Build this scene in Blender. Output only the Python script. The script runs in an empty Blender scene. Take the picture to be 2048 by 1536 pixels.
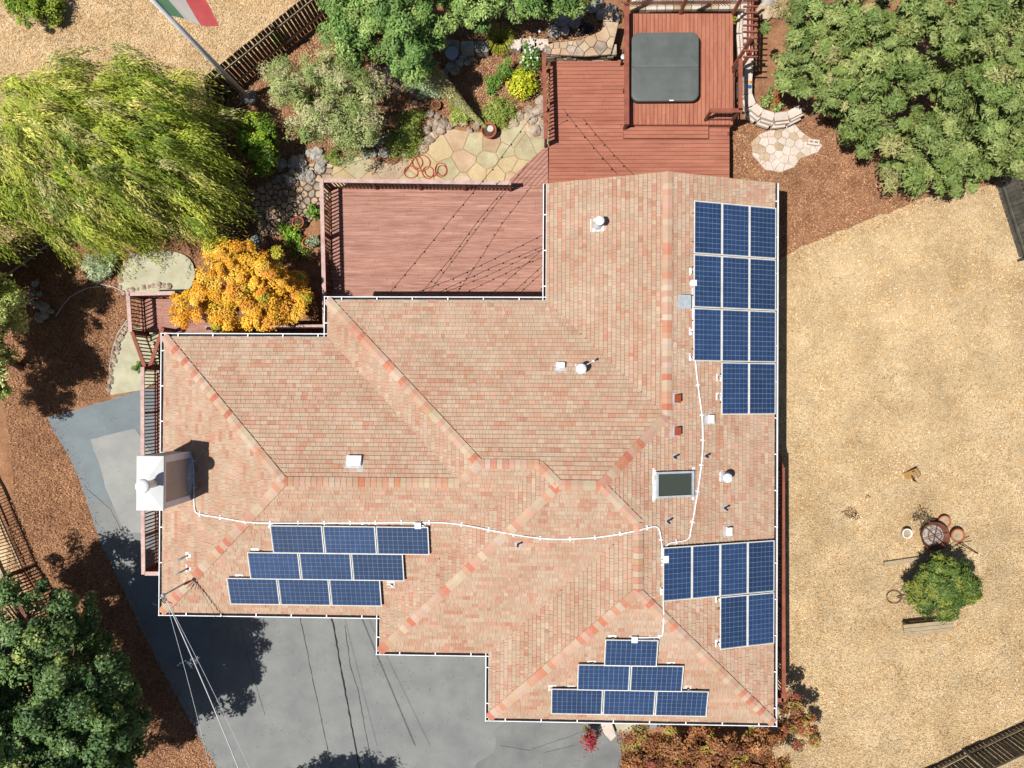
import bpy, math, random
import numpy as np
from mathutils import Vector, Matrix
from mathutils.geometry import delaunay_2d_cdt

random.seed(7); rng = np.random.default_rng(11)
scene = bpy.context.scene
COL = scene.collection
PI = math.pi

# ------------------------------------------------------------------ camera
CAMZ = 26.5; F = 1420.0
TX, TY, YAW = .0061, .0284, .0054
RM = Matrix.Rotation(YAW, 3, 'Z') @ Matrix.Rotation(TY, 3, 'Y') @ Matrix.Rotation(TX, 3, 'X')
cam = bpy.data.objects.new('camera', bpy.data.cameras.new('camera')); COL.objects.link(cam)
cam.matrix_world = Matrix.Translation((0, 0, CAMZ)) @ RM.to_4x4()
cam.data.sensor_width = 36; cam.data.lens = F / 2048 * 36
cam.data.clip_start = .5; cam.data.clip_end = 600
scene.camera = cam

# ------------------------------------------------------------------ light
SUN_EL = math.radians(64.5)
SH = Vector((.905, .425, 0)).normalized()           # direction shadows fall
sv = Vector((SH.x * math.cos(SUN_EL), SH.y * math.cos(SUN_EL), -math.sin(SUN_EL)))
sun = bpy.data.objects.new('sun', bpy.data.lights.new('sun', 'SUN')); COL.objects.link(sun)
sun.rotation_euler = sv.to_track_quat('-Z', 'Y').to_euler()
sun.data.energy = 5.0; sun.data.angle = math.radians(.5); sun.data.color = (1, .965, .9)
w = bpy.data.worlds.new('World'); scene.world = w; w.use_nodes = True
nt = w.node_tree; bg = nt.nodes['Background']
sky = nt.nodes.new('ShaderNodeTexSky'); sky.sky_type = 'NISHITA'; sky.sun_disc = False
sky.sun_elevation = SUN_EL; sky.sun_rotation = math.atan2(-SH.x, -SH.y)
nt.links.new(sky.outputs[0], bg.inputs[0]); bg.inputs[1].default_value = .05
scene.view_settings.view_transform = 'Standard'; scene.view_settings.look = 'None'
scene.view_settings.gamma = 1; scene.view_settings.use_curve_mapping = False
scene.view_settings.exposure = .36

# ------------------------------------------------------------------ maths
def ss(a, b, t):
    t = min(1, max(0, (t - a) / (b - a))); return t * t * (3 - 2 * t)
def terrain(x, y):
    se = ss(4.5, 8.5, x); sw = 1 - ss(-4.5, 4.0, y)
    return -.5 * se + (1 - se) * (-2.2 * sw)
CP = Vector((0, 0, CAMZ))
def ray(px, py):
    return RM @ Vector(((px - 1024) / F, (768 - py) / F, -1))
def B(px, py, z=0.0):
    d = ray(px, py); t = (z - CAMZ) / d.z; return CP + d * t
def G(px, py, dz=0.0):
    z = 0
    for _ in range(14):
        p = B(px, py, z); z = .5 * z + .5 * (terrain(p.x, p.y) + dz)
    return B(px, py, z)
def gz(x, y): return terrain(x, y)
# house outline (eave lines) and roof height
XA, XB, XC, XD, XE, EE = -12.313, -6.814, -4.995, -1.370, .447, 7.902
N0, N1, S0, S1, S2, GB = 1.665, 2.899, -7.535, -8.726, -10.846, 6.755
SL = .335; ZE = 3.1
def hd(x, y):
    return max(min(x - XA, N0 - y, y - S0, EE - x), min(x - XB, N1 - y, y - S0, EE - x), min(x - XC, N1 - y, y - S1, EE - x),
               min(x - XD, EE - x, y - S2, N1 - y), min(x - XE, EE - x, y - S1))
def H(x, y): return ZE + SL * hd(x, y)
def RP(px, py, dz=0.0):
    z = 4
    for _ in range(14):
        p = B(px, py, z); z = .4 * z + .6 * (H(p.x, p.y) + dz)
    return B(px, py, z)
def clip(subject, convex):
    """clip polygon subject (2d) with ccw convex polygon"""
    out = subject
    n = len(convex)
    for i in range(n):
        ax, ay = convex[i]; bx, by = convex[(i + 1) % n]
        inp = out; out = []
        if not inp: return []
        def side(p): return (bx - ax) * (p[1] - ay) - (by - ay) * (p[0] - ax)
        for j in range(len(inp)):
            p, q = inp[j - 1], inp[j]; sp, sq = side(p), side(q)
            if sq >= -1e-9:
                if sp < -1e-9:
                    t = sp / (sp - sq); out.append((p[0] + t * (q[0] - p[0]), p[1] + t * (q[1] - p[1])))
                out.append(q)
            elif sp >= -1e-9:
                t = sp / (sp - sq); out.append((p[0] + t * (q[0] - p[0]), p[1] + t * (q[1] - p[1])))
    r = []
    for p in out:
        if not r or (abs(p[0] - r[-1][0]) + abs(p[1] - r[-1][1])) > 1e-4: r.append(p)
    if len(r) > 1 and (abs(r[0][0] - r[-1][0]) + abs(r[0][1] - r[-1][1])) < 1e-4: r.pop()
    return r if len(r) > 2 else []
def area(p): return .5 * sum(p[i - 1][0] * p[i][1] - p[i][0] * p[i - 1][1] for i in range(len(p)))
def inside(p, poly):
    c = False
    for i in range(len(poly)):
        a, b = poly[i - 1], poly[i]
        if (a[1] > p[1]) != (b[1] > p[1]) and p[0] < (b[0] - a[0]) * (p[1] - a[1]) / (b[1] - a[1]) + a[0]: c = not c
    return c

# ------------------------------------------------------------------ materials
def lin(c): return tuple(((v / 255) / 12.92 if v <= 10 else ((v / 255 + .055) / 1.055) ** 2.4) for v in c)
def alb(c, k=1 / 1.6): return tuple(min(.85, v * k) for v in lin(c)) + (1,)
MC = {}
def M(name, c1, c2=None, c3=None, rough=.85, scale=3., bump=0., bscale=30., metal=0., attr=0., orand=0., stretch=(1, 1, 1), k=1 / 1.6, spec=.3, trans=0., detail=6., contrast=.18, fine=0., fscale=90.):
    if name in MC: return MC[name]
    m = bpy.data.materials.new(name); m.use_nodes = True; t = m.node_tree; N = t.nodes; L = t.links
    bs = N['Principled BSDF']; bs.inputs['Roughness'].default_value = rough; bs.inputs['Metallic'].default_value = metal
    bs.inputs['Specular IOR Level'].default_value = spec
    geo = N.new('ShaderNodeNewGeometry'); mp = N.new('ShaderNodeMapping'); mp.inputs['Scale'].default_value = stretch
    L.new(geo.outputs['Position'], mp.inputs['Vector'])
    no = N.new('ShaderNodeTexNoise'); no.inputs['Scale'].default_value = scale; no.inputs['Detail'].default_value = detail; no.inputs['Roughness'].default_value = .62
    L.new(mp.outputs[0], no.inputs['Vector'])
    cr = N.new('ShaderNodeValToRGB'); e = cr.color_ramp.elements
    c2 = c2 or tuple(v * .8 for v in c1)
    e[0].position = .5 - contrast; e[0].color = alb(c2, k); e[1].position = .5 + contrast; e[1].color = alb(c1, k)
    if c3: x = cr.color_ramp.elements.new(.5 + contrast + .12); x.color = alb(c3, k)
    L.new(no.outputs['Fac'], cr.inputs[0]); col = cr.outputs[0]
    if fine:
        n3 = N.new('ShaderNodeTexNoise'); n3.inputs['Scale'].default_value = fscale; n3.inputs['Detail'].default_value = 3
        L.new(mp.outputs[0], n3.inputs['Vector'])
        r3 = N.new('ShaderNodeMapRange'); r3.inputs[1].default_value = .3; r3.inputs[2].default_value = .7; r3.inputs[3].default_value = 1 - fine; r3.inputs[4].default_value = 1 + fine
        L.new(n3.outputs['Fac'], r3.inputs[0])
        v3 = N.new('ShaderNodeVectorMath'); v3.operation = 'SCALE'; L.new(col, v3.inputs[0]); L.new(r3.outputs[0], v3.inputs['Scale']); col = v3.outputs[0]
    if attr:
        at = N.new('ShaderNodeAttribute'); at.attribute_name = 'Col'
        mx = N.new('ShaderNodeMix'); mx.data_type = 'RGBA'; mx.blend_type = 'MULTIPLY'; mx.inputs[0].default_value = attr
        L.new(col, mx.inputs[6]); L.new(at.outputs['Color'], mx.inputs[7]); col = mx.outputs[2]
    if orand:
        oi = N.new('ShaderNodeObjectInfo'); mr = N.new('ShaderNodeMapRange'); mr.inputs[3].default_value = 1 - orand; mr.inputs[4].default_value = 1 + orand
        L.new(oi.outputs['Random'], mr.inputs[0])
        vm = N.new('ShaderNodeVectorMath'); vm.operation = 'SCALE'; L.new(col, vm.inputs[0]); L.new(mr.outputs[0], vm.inputs['Scale']); col = vm.outputs[0]
    L.new(col, bs.inputs['Base Color'])
    if bump:
        n2 = N.new('ShaderNodeTexNoise'); n2.inputs['Scale'].default_value = bscale; n2.inputs['Detail'].default_value = 5
        L.new(mp.outputs[0], n2.inputs['Vector'])
        bp = N.new('ShaderNodeBump'); bp.inputs['Strength'].default_value = bump; bp.inputs['Distance'].default_value = .03
        L.new(n2.outputs['Fac'], bp.inputs['Height']); L.new(bp.outputs[0], bs.inputs['Normal'])
    if trans:
        tr = N.new('ShaderNodeBsdfTranslucent'); L.new(col, tr.inputs['Color'])
        ms = N.new('ShaderNodeMixShader'); ms.inputs[0].default_value = trans
        L.new(bs.outputs[0], ms.inputs[1]); L.new(tr.outputs[0], ms.inputs[2]); L.new(ms.outputs[0], N['Material Output'].inputs[0])
    MC[name] = m; return m
WH = (255, 255, 255)
m_shingle = M('shingle', (255, 255, 255), (212, 203, 196), rough=.95, scale=.8, attr=1, k=1., bump=.5, bscale=110, contrast=.3, fine=.14, fscale=120, spec=.1)
m_leaf = M('leaf', WH, (200, 200, 200), rough=.55, scale=2, attr=1, k=1., trans=.16, spec=.35)
m_white = M('white_metal', (250, 250, 252), (225, 228, 232), rough=.5, scale=6, k=.82)
m_galv = M('galvanised', (215, 222, 228), (185, 192, 200), rough=.45, scale=9, k=.75, metal=.2)
m_wall = M('siding', (205, 190, 165), (188, 172, 148), rough=.9)
m_black = M('black_rail', (22, 22, 26), (12, 12, 14), rough=.6)
m_litter_shade = M('gutter_litter_shade', (60, 46, 38), (24, 18, 16), scale=18, rough=1)  # leaf debris tone, darkened to include the shade inside the gutter
m_deckL = M('deck_boards_worn', (210, 160, 142), (166, 112, 96), (228, 190, 174), scale=2.6, stretch=(.45, 6, 1), orand=.09, bump=.25, bscale=30, fine=.12, fscale=28, contrast=.2)
m_deckR = M('deck_boards_red', (202, 134, 110), (170, 102, 82), (214, 152, 128), scale=1.2, stretch=(.6, 3, 1), orand=.07, bump=.2, bscale=20, fine=.1, fscale=20, contrast=.22)
m_deckS = M('deck_boards_spa', (206, 136, 108), (176, 106, 84), scale=1.5, stretch=(4, .5, 1), orand=.07, bump=.2, bscale=20, fine=.1, fscale=20)
m_railL = M('rail_weathered', (228, 198, 190), (200, 164, 156), scale=5, stretch=(1, 1, 1), orand=.05, fine=.1, fscale=40)
m_railR = M('rail_red', (176, 106, 84), (142, 80, 64), scale=4, orand=.05, fine=.1, fscale=40)
m_bal = M('baluster_wood', (150, 98, 80), (110, 66, 54), scale=4, orand=.1)
m_fence = M('fence_board', (120, 108, 92), (74, 64, 54), (150, 138, 118), scale=3, stretch=(2, 2, .5), orand=.2, fine=.15, fscale=40)
m_fenceg = M('fence_grey', (122, 120, 112), (84, 82, 76), (165, 162, 150), scale=3, orand=.15, fine=.15, fscale=40)
m_frail = M('fence_rail', (205, 190, 160), (168, 150, 122), scale=6, orand=.05)
m_stone = M('stone', (222, 200, 170), (188, 160, 130), (232, 216, 190), scale=2.2, orand=.12, bump=.5, bscale=14, fine=.12, fscale=30)
m_flag = M('flagstone', (222, 200, 158), (196, 168, 126), (224, 214, 180), scale=1.6, orand=.13, bump=.4, bscale=12, fine=.1, fscale=25, contrast=.25, detail=8)
m_flagp = M('flagstone_rosy', (222, 192, 160), (196, 162, 130), scale=1.6, orand=.1, bump=.4, bscale=12, fine=.1, fscale=25)
m_flaggr = M('flagstone_green', (214, 202, 164), (184, 170, 134), scale=1.9, orand=.08, bump=.4, bscale=12, fine=.1, fscale=25)
m_mortar = M('mortar', (198, 172, 128), (160, 134, 96), scale=6, fine=.15)
m_rock = M('rock', (206, 188, 168), (150, 130, 114), scale=4, orand=.22, bump=.6, bscale=10, fine=.15, fscale=30)
m_rockg = M('rock_grey', (206, 200, 190), (150, 142, 134), scale=4, orand=.2, bump=.6, bscale=10, fine=.15)
m_block = M('concrete_block', (240, 226, 212), (218, 200, 186), scale=3, orand=.05, bump=.3, bscale=20, fine=.07)
m_conc = M('concrete_pad', (214, 210, 180), (184, 178, 150), scale=1.5, fine=.08, fscale=30, bump=.1)
m_asph = M('driveway', (152, 153, 151), (130, 133, 133), (172, 172, 168), scale=.9, stretch=(1, 1, 1), rough=.75, fine=.04, fscale=70, detail=9, contrast=.2, spec=.25, bump=.06, bscale=60)
m_asph2 = M('driveway_slab', (178, 179, 175), (154, 155, 153), scale=1.0, fine=.05, fscale=60, detail=9, contrast=.25)
m_asphw = M('driveway_west', (142, 152, 156), (120, 130, 136), (160, 166, 166), scale=.8, fine=.05, fscale=60, detail=9, contrast=.22)
m_crack = M('crack', (60, 60, 60), (34, 34, 34), scale=10)
m_crackl = M('crack_light', (112, 113, 112), (92, 93, 92), scale=10)
m_mulch = M('mulch', (188, 140, 106), (140, 98, 72), (206, 162, 130), scale=2.0, rough=1, bump=.9, bscale=26, fine=.32, fscale=24, detail=10, spec=.1)
m_dry = M('dry_lawn', (238, 212, 170), (188, 160, 120), (246, 230, 206), scale=.6, rough=1, bump=.9, bscale=34, fine=.34, fscale=26, detail=14, spec=.1, contrast=.2)
m_dryh = M('dry_hill', (242, 214, 174), (206, 170, 126), (246, 228, 200), scale=1.2, rough=1, bump=.9, bscale=30, fine=.3, fscale=22, detail=12, spec=.1)
m_straw = M('straw', WH, (225, 225, 225), rough=.9, scale=3, attr=1, k=1., spec=.1)
m_bark = M('bark', (150, 130, 108), (96, 80, 66), scale=8, stretch=(1, 1, .3), bump=.6, bscale=20)
m_terra = M('terracotta', (214, 120, 80), (178, 92, 60), scale=6, orand=.08, rough=.8)
m_soil = M('soil', (120, 96, 76), (70, 54, 42), scale=14, rough=1)
m_tub = M('spa_cover', (112, 118, 116), (94, 100, 98), scale=1.2, rough=.55, fine=.03, bump=.08, bscale=30, spec=.4)
m_cell = M('solar_cell', (45, 73, 118), (37, 62, 102), rough=.4, scale=3, orand=.2, attr=0, spec=.6, k=1 / 1.5)
m_back = M('solar_backsheet', (170, 186, 198), (150, 168, 182), rough=.3, k=1 / 1.7)
m_alu = M('aluminium', (244, 240, 232), (228, 224, 216), rough=.4, k=.8)
m_chim = M('chimney_body', (228, 216, 206), (214, 202, 194), rough=.9, scale=3, fine=.06)
m_chimt = M('chimney_trim', (250, 250, 255), (240, 240, 250), rough=.8, k=.85); m_ccap = M('chimney_cap_metal', (236, 238, 238), (222, 225, 226), rough=.5, k=.66)
m_hose = M('hose', (206, 92, 66), (180, 76, 56), rough=.5)
m_cable = M('cable', (34, 30, 30), (22, 20, 20), rough=.5)
m_cablel = M('cable_light', (222, 222, 226), (196, 198, 204), rough=.4)
m_rust = M('rusty_iron', (140, 84, 62), (92, 50, 38), scale=8, rough=.7)
m_ash = M('ash', (200, 190, 182), (158, 146, 138), scale=6)
m_wood = M('old_wood', (204, 184, 150), (168, 148, 118), scale=5, stretch=(1, 4, 1), fine=.12)
m_brownv = M('brown_vent', (188, 92, 56), (160, 76, 46), rough=.5)
m_copper = M('red_fascia', (170, 98, 76), (150, 84, 64))
m_bluebag = M('blue_plastic', (70, 140, 220)); m_orange = M('orange_plastic', (250, 170, 40))
m_greenf = M('flag_green', (120, 170, 140), (110, 160, 130), trans=.35, k=.95); m_whitef = M('flag_white', (238, 236, 236), (225, 224, 226), trans=.35, k=.9)
m_redf = M('flag_red', (240, 120, 124), (230, 104, 110), trans=.35, k=.95); m_pole = M('flagpole_metal', (228, 232, 238), (214, 220, 228), rough=.4, k=.75)
mg = bpy.data.materials.new('skylight_glass'); mg.use_nodes = True; b = mg.node_tree.nodes['Principled BSDF']
b.inputs['Base Color'].default_value = (.05, .06, .05, 1); b.inputs['Roughness'].default_value = .08

# ------------------------------------------------------------------ object helpers
WL = {}
def link(o, parent=None, wl=None):
    COL.objects.link(o)
    if wl is None: wl = WL[parent] if parent is not None else Vector((0, 0, 0))
    WL[o] = Vector(wl)
    if parent is not None:
        o.parent = parent; o.location = WL[o] - WL[parent]
    else: o.location = WL[o]
    return o
def tag(o, label, cat, group=None, kind=None):
    o['label'] = label
    if cat: o['category'] = cat
    if group: o['group'] = group
    if kind: o['kind'] = kind
    return o
def thing(name, label, cat, loc, group=None, kind=None):
    o = bpy.data.objects.new(name, None); o.empty_display_size = .2
    link(o, None, loc); return tag(o, label, cat, group, kind)
def mk(name, V, Fc, mat, smooth=False, cols=None):
    me = bpy.data.meshes.new(name); me.from_pydata([tuple(v) for v in V], [], Fc); 
    if isinstance(mat, (list, tuple)):
        for x in mat: me.materials.append(x)
    else: me.materials.append(mat)
    if smooth: me.polygons.foreach_set('use_smooth', [True] * len(me.polygons))
    if cols is not None:
        a = me.color_attributes.new('Col', 'FLOAT_COLOR', 'POINT'); a.data.foreach_set('color', np.asarray(cols, dtype=np.float32).ravel())
    me.update(); return me
def obj(name, V, Fc, mat, parent=None, smooth=False, cols=None, wl=None):
    """V in world coordinates"""
    if wl is None: wl = WL[parent] if parent is not None else Vector(np.mean(np.array([tuple(v) for v in V]), axis=0)) if len(V) else Vector((0, 0, 0))
    V = [Vector(v) - Vector(wl) for v in V]
    return link(bpy.data.objects.new(name, mk(name, V, Fc, mat, smooth, cols)), parent, wl)
def inst(name, me, parent, loc, rot=(0, 0, 0), scale=(1, 1, 1)):
    o = bpy.data.objects.new(name, me); link(o, parent, loc); o.rotation_euler = rot; o.scale = scale; return o
class MB:
    def __init__(s): s.V = []; s.F = []
    def add(s, V, Fc):
        n = len(s.V); s.V += [Vector(v) for v in V]; s.F += [tuple(i + n for i in f) for f in Fc]; return s
    def box(s, c, sz, rz=0, ax=None):
        c = Vector(c); hx, hy, hz = sz[0] / 2, sz[1] / 2, sz[2] / 2
        R = ax if ax is not None else Matrix.Rotation(rz, 3, 'Z')
        V = [c + R @ Vector((i * hx, j * hy, k * hz)) for k in (-1, 1) for i, j in ((-1, -1), (1, -1), (1, 1), (-1, 1))]
        return s.add(V, [(3, 2, 1, 0), (4, 5, 6, 7), (0, 1, 5, 4), (1, 2, 6, 5), (2, 3, 7, 6), (3, 0, 4, 7)])
    def beam(s, a, b, wd, ht, up=(0, 0, 1)):
        a = Vector(a); b = Vector(b); X = (b - a); l = X.length; X.normalize(); Y = Vector(up).cross(X)
        if Y.length < 1e-4: Y = Vector((0, 1, 0))
        Y.normalize(); Z = X.cross(Y); R = Matrix((X, Y, Z)).transposed()
        return s.box((a + b) / 2, (l, wd, ht), ax=R)
    def tube(s, P, r, n=8, cap=True):
        P = [Vector(p) for p in P]; rr = r if isinstance(r, (list, tuple)) else [r] * len(P)
        base = len(s.V); pn = None
        for i, p in enumerate(P):
            t = (P[min(i + 1, len(P) - 1)] - P[max(i - 1, 0)]).normalized()
            if pn is None:
                pn = t.cross(Vector((0, 0, 1)))
                if pn.length < .1: pn = t.cross(Vector((1, 0, 0)))
            pn = (pn - t * pn.dot(t)).normalized(); q = t.cross(pn)
            for j in range(n):
                a = 2 * PI * j / n; s.V.append(p + (pn * math.cos(a) + q * math.sin(a)) * rr[i])
        for i in range(len(P) - 1):
            for j in range(n):
                k = (j + 1) % n; s.F.append((base + i * n + j, base + i * n + k, base + (i + 1) * n + k, base + (i + 1) * n + j))
        if cap:
            s.F.append(tuple(base + j for j in range(n))[::-1]); s.F.append(tuple(base + (len(P) - 1) * n + j for j in range(n)))
        return s
    def lathe(s, c, prof, n=20):
        c = Vector(c); base = len(s.V)
        for r, z in prof:
            for j in range(n):
                a = 2 * PI * j / n; s.V.append(c + Vector((r * math.cos(a), r * math.sin(a), z)))
        for i in range(len(prof) - 1):
            for j in range(n):
                k = (j + 1) % n; s.F.append((base + i * n + j, base + i * n + k, base + (i + 1) * n + k, base + (i + 1) * n + j))
        return s
    def disc(s, c, r, n=20):
        c = Vector(c); base = len(s.V)
        s.V += [c + Vector((r * math.cos(2 * PI * j / n), r * math.sin(2 * PI * j / n), 0)) for j in range(n)]
        s.F.append(tuple(range(base, base + n))); return s
    def prism(s, poly, z0, z1, bev=0.0):
        if area(poly) < 0: poly = poly[::-1]
        n = len(poly); cx = sum(p[0] for p in poly) / n; cy = sum(p[1] for p in poly) / n
        rings = [(1, z0), (1, z1)] if not bev else [(1, z0), (1, z1 - bev * .6), (None, z1)]
        base = len(s.V)
        for sc, z in rings:
            for p in poly:
                if sc is None:
                    dx, dy = cx - p[0], cy - p[1]; l = math.hypot(dx, dy) or 1; q = min(.4, bev / l)
                    s.V.append(Vector((p[0] + dx * q, p[1] + dy * q, z)))
                else: s.V.append(Vector((p[0], p[1], z)))
        for i in range(len(rings) - 1):
            for j in range(n):
                k = (j + 1) % n; s.F.append((base + i * n + j, base + i * n + k, base + (i + 1) * n + k, base + (i + 1) * n + j))
        s.F.append(tuple(base + (len(rings) - 1) * n + j for j in range(n))); return s
    def out(s, name, mat, parent=None, smooth=False, wl=None): return obj(name, s.V, s.F, mat, parent, smooth, None, wl)
def piece(name, mb, mat, parent, smooth=False):
    """part with its own origin at its centre"""
    c = Vector((0, 0, 0))
    for v in mb.V: c += v
    c /= len(mb.V); return obj(name, mb.V, mb.F, mat, parent, smooth, None, c)

# ------------------------------------------------------------------ ground sheets
def sheet(name, poly, off, mat, step=.45, parent=None, kind='structure'):
    if area(poly) < 0: poly = poly[::-1]
    pts = []
    # densify edge
    for i in range(len(poly)):
        a = Vector(poly[i]); b = Vector(poly[(i + 1) % len(poly)]); k = max(1, int((b - a).length / step))
        for j in range(k): pts.append(a + (b - a) * j / k)
    nb = len(pts)
    xs = [p[0] for p in poly]; ys = [p[1] for p in poly]
    x = min(xs) + step / 2
    while x < max(xs):
        y = min(ys) + step / 2
        while y < max(ys):
            if inside((x, y), poly): pts.append(Vector((x, y)))
            y += step
        x += step
    v, e, f, *_ = delaunay_2d_cdt(pts, [], [list(range(nb))], 1, 1e-5)
    V = [(p.x, p.y, terrain(p.x, p.y) + off) for p in v]
    ff = []
    for q in f:
        a, b, c = v[q[0]], v[q[1]], v[q[2]]
        ff.append(tuple(q) if (b - a).cross(c - a) > 0 else tuple(q)[::-1])
    o = obj(name, V, ff, mat, parent)
    if parent is None: o['kind'] = kind
    return o
def smoothpoly(pp, n=3, closed=True):
    for _ in range(n):
        q = []
        for i in range(len(pp)):
            a = pp[i]; b = pp[(i + 1) % len(pp)]
            q.append((a[0] * .75 + b[0] * .25, a[1] * .75 + b[1] * .25)); q.append((a[0] * .25 + b[0] * .75, a[1] * .25 + b[1] * .75))
        pp = q
    return pp
def gp(L, n=0):
    q = [tuple(G(*p)[:2]) for p in L]
    return smoothpoly(q, n) if n else q
def rough(poly, amp=.06, step=.25, seed=1):
    r = random.Random(seed); out = []
    for i in range(len(poly)):
        a = Vector(poly[i]); b = Vector(poly[(i + 1) % len(poly)]); k = max(1, int((b - a).length / step))
        for j in range(k):
            p = a + (b - a) * j / k; out.append((p.x + r.uniform(-amp, amp), p.y + r.uniform(-amp, amp)))
    return out
# base terrain: fine in the middle, coarse to the horizon
def base_ground():
    xs = [-300, -120, -60, -35] + [x * .7 for x in range(-36, 37)] + [35, 60, 120, 300]
    V = [(x, y, terrain(x, y) - .035) for y in xs for x in xs]; n = len(xs)
    Fc = [(j * n + i, j * n + i + 1, (j + 1) * n + i + 1, (j + 1) * n + i) for j in range(n - 1) for i in range(n - 1)]
    o = obj('ground', V, Fc, m_mulch)
    o.data.materials.append(m_dryh)
    for f in o.data.polygons:
        if abs((f.center + o.location).x) > 24.5 or abs((f.center + o.location).y) > 19.5: f.material_index = 1
    o['kind'] = 'structure'; return o
base_ground()
lawn_poly = gp([(1440, 620), (1568, 512), (1640, 478), (1760, 432), (1850, 398), (1990, 366), (2250, 300), (2250, 1700), (1300, 1700), (1560, 1480), (1440, 1400)])
sheet('dry_lawn', rough(lawn_poly, .07, .3, 2), .0, m_dry)
hill_poly = gp([(-250, -250), (760, -250), (655, 10), (425, 165), (440, 330), (200, 480), (-20, 500), (-250, 560)])
sheet('dry_grass_slope', rough(hill_poly, .05, .4, 3), .0, m_dryh)
west_poly = gp([(-250, 1010), (-5, 1040), (55, 1180), (140, 1330), (300, 1700), (-250, 1700)])
sheet('neighbour_dry_ground', rough(west_poly, .05, .4, 4), .0, m_dryh)
drive = gp([(94, 836), (205, 803), (285, 780), (520, 730), (700, 1000), (1330, 1200), (1330, 1452), (1262, 1470), (1235, 1500), (1260, 1560), (1260, 1700), (510, 1700), (432, 1536), (318, 1330), (200, 1082)])
sheet('driveway', rough(drive, .03, .25, 5), .012, m_asph)
sheet('driveway_upper_apron', gp([(96, 838), (205, 806), (283, 783), (420, 760), (420, 1350), (322, 1330), (204, 1082)]), .020, m_asphw)
sheet('driveway_light_slab', rough(gp([(181, 879), (270, 857), (300, 900), (380, 1060), (250, 1066), (212, 975), (190, 905)]), .02, .3, 6), .028, m_asph2)
for i, L in enumerate([[(181, 1006), (215, 1000), (240, 1020), (300, 1030), (300, 1120), (250, 1170), (215, 1080)]]):
    sheet('driveway_patch', rough(gp(L), .03, .25, 8), .024, m_asphw if i else m_asph)
sheet('driveway_dark_patch', rough(smoothpoly(gp([(980, 1445), (1120, 1440), (1262, 1462), (1238, 1500), (1262, 1600), (1020, 1600), (930, 1540), (1000, 1500)]), 2), .04, .3, 9), .024, M('driveway_dark', (146, 147, 145), (122, 124, 124), (158, 158, 156), scale=1.1, fine=.05, fscale=60, detail=9, contrast=.2))
def crack(L, wd, mat, seed=0):
    r = random.Random(seed); P = [G(*p) for p in L]; Q = []
    for a, b in zip(P, P[1:]):
        k = max(1, int((b - a).length / .18))
        for j in range(k):
            p = a + (b - a) * j / k; Q.append((p.x + r.uniform(-.015, .015), p.y + r.uniform(-.015, .015)))
    Q.append(tuple(P[-1][:2])); V = []; Fc = []
    for i, q in enumerate(Q):
        a = Vector(Q[max(0, i - 1)]); b = Vector(Q[min(len(Q) - 1, i + 1)]); t = (b - a).normalized(); n = Vector((-t.y, t.x)) * wd * r.uniform(.5, 1.2) / 2
        z = terrain(*q) + .033
        V += [(q[0] + n.x, q[1] + n.y, z), (q[0] - n.x, q[1] - n.y, z)]
        if i: Fc.append((2 * i - 2, 2 * i - 1, 2 * i + 1, 2 * i))
    o = obj('crack', V, Fc, mat); o['kind'] = 'structure'
crack([(655, 1200), (668, 1255), (690, 1380), (720, 1540)], .055, m_crack, 1)
crack([(600, 1235), (612, 1290), (628, 1370), (645, 1450), (664, 1540)], .02, m_crackl, 2)
crack([(690, 1250), (700, 1330), (716, 1380), (745, 1540)], .022, m_crackl, 3)
crack([(1230, 1440), (1060, 1500), (1000, 1490)], .018, m_crackl, 5)
crack([(1088, 1504), (1150, 1490)], .02, m_crackl, 7)
crack([(480, 1240), (500, 1330), (530, 1430)], .014, m_crackl, 8)
crack([(175, 978), (222, 1018), (260, 1095), (275, 1140)], .018, m_crackl, 9)
crack([(100, 862), (190, 828), (285, 818)], .03, m_asphw, 10)

# ------------------------------------------------------------------ house
house = thing('house', 'single storey house under a salmon and tan shingle hip roof, in the middle', 'house', (-2, -2, 0))
def roofmesh():
    a1 = (XA + dA, N0 - dA)
dA, dB, dC, dD, dE = (N0 - S0) / 2, (N1 - S0) / 2, (N1 - S1) / 2, (EE - XD) / 2, (EE - XE) / 2
a1 = (XA + dA, N0 - dA); a2 = (XB + dA, N0 - dA); b1 = (XB + dB, N1 - dB); b2 = (XC + dB, N1 - dB)
c1 = (XC + dC, N1 - dC); c2 = (EE - dC, N1 - dC); e1 = (EE - dE, N1 - dE); e0 = (EE - dE, GB)
d1 = (EE - dD, S1 + dD); d2 = (EE - dD, S2 + dD)
# origin, U (along eave), V (up slope), region
PL = [
 ((XA, S0), (0, 1), (1, 0), [(XA, S0), a1, (XA, N0)]),
 ((XA, N0), (1, 0), (0, -1), [(XA, N0), a1, a2, (XB, N0)]),
 ((XB, N0), (0, 1), (1, 0), [(XB, N0), a2, b1, (XB, N1)]),
 ((XB, N1), (1, 0), (0, -1), [(XB, N1), b1, b2, c1, c2, e1, (XE, N1)]),
 ((XE, N1), (0, 1), (1, 0), [(XE, N1), e1, e0, (XE, GB)]),
 ((EE, S2), (0, 1), (-1, 0), [(EE, S2), (EE, GB), e0, e1, c2, d1, d2]),
 ((XA, S0), (1, 0), (0, 1), [(XA, S0), (XC, S0), b2, b1, a2, a1]),
 ((XC, S1), (0, 1), (1, 0), [(XC, S1), c1, b2, (XC, S0)]),
 ((XC, S1), (1, 0), (0, 1), [(XC, S1), (XD, S1), d1, c2, c1]),
 ((XD, S2), (0, 1), (1, 0), [(XD, S2), d2, d1, (XD, S1)]),
 ((XD, S2), (1, 0), (0, 1), [(XD, S2), (EE, S2), d2]),
]
V = []; Fc = []
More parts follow.
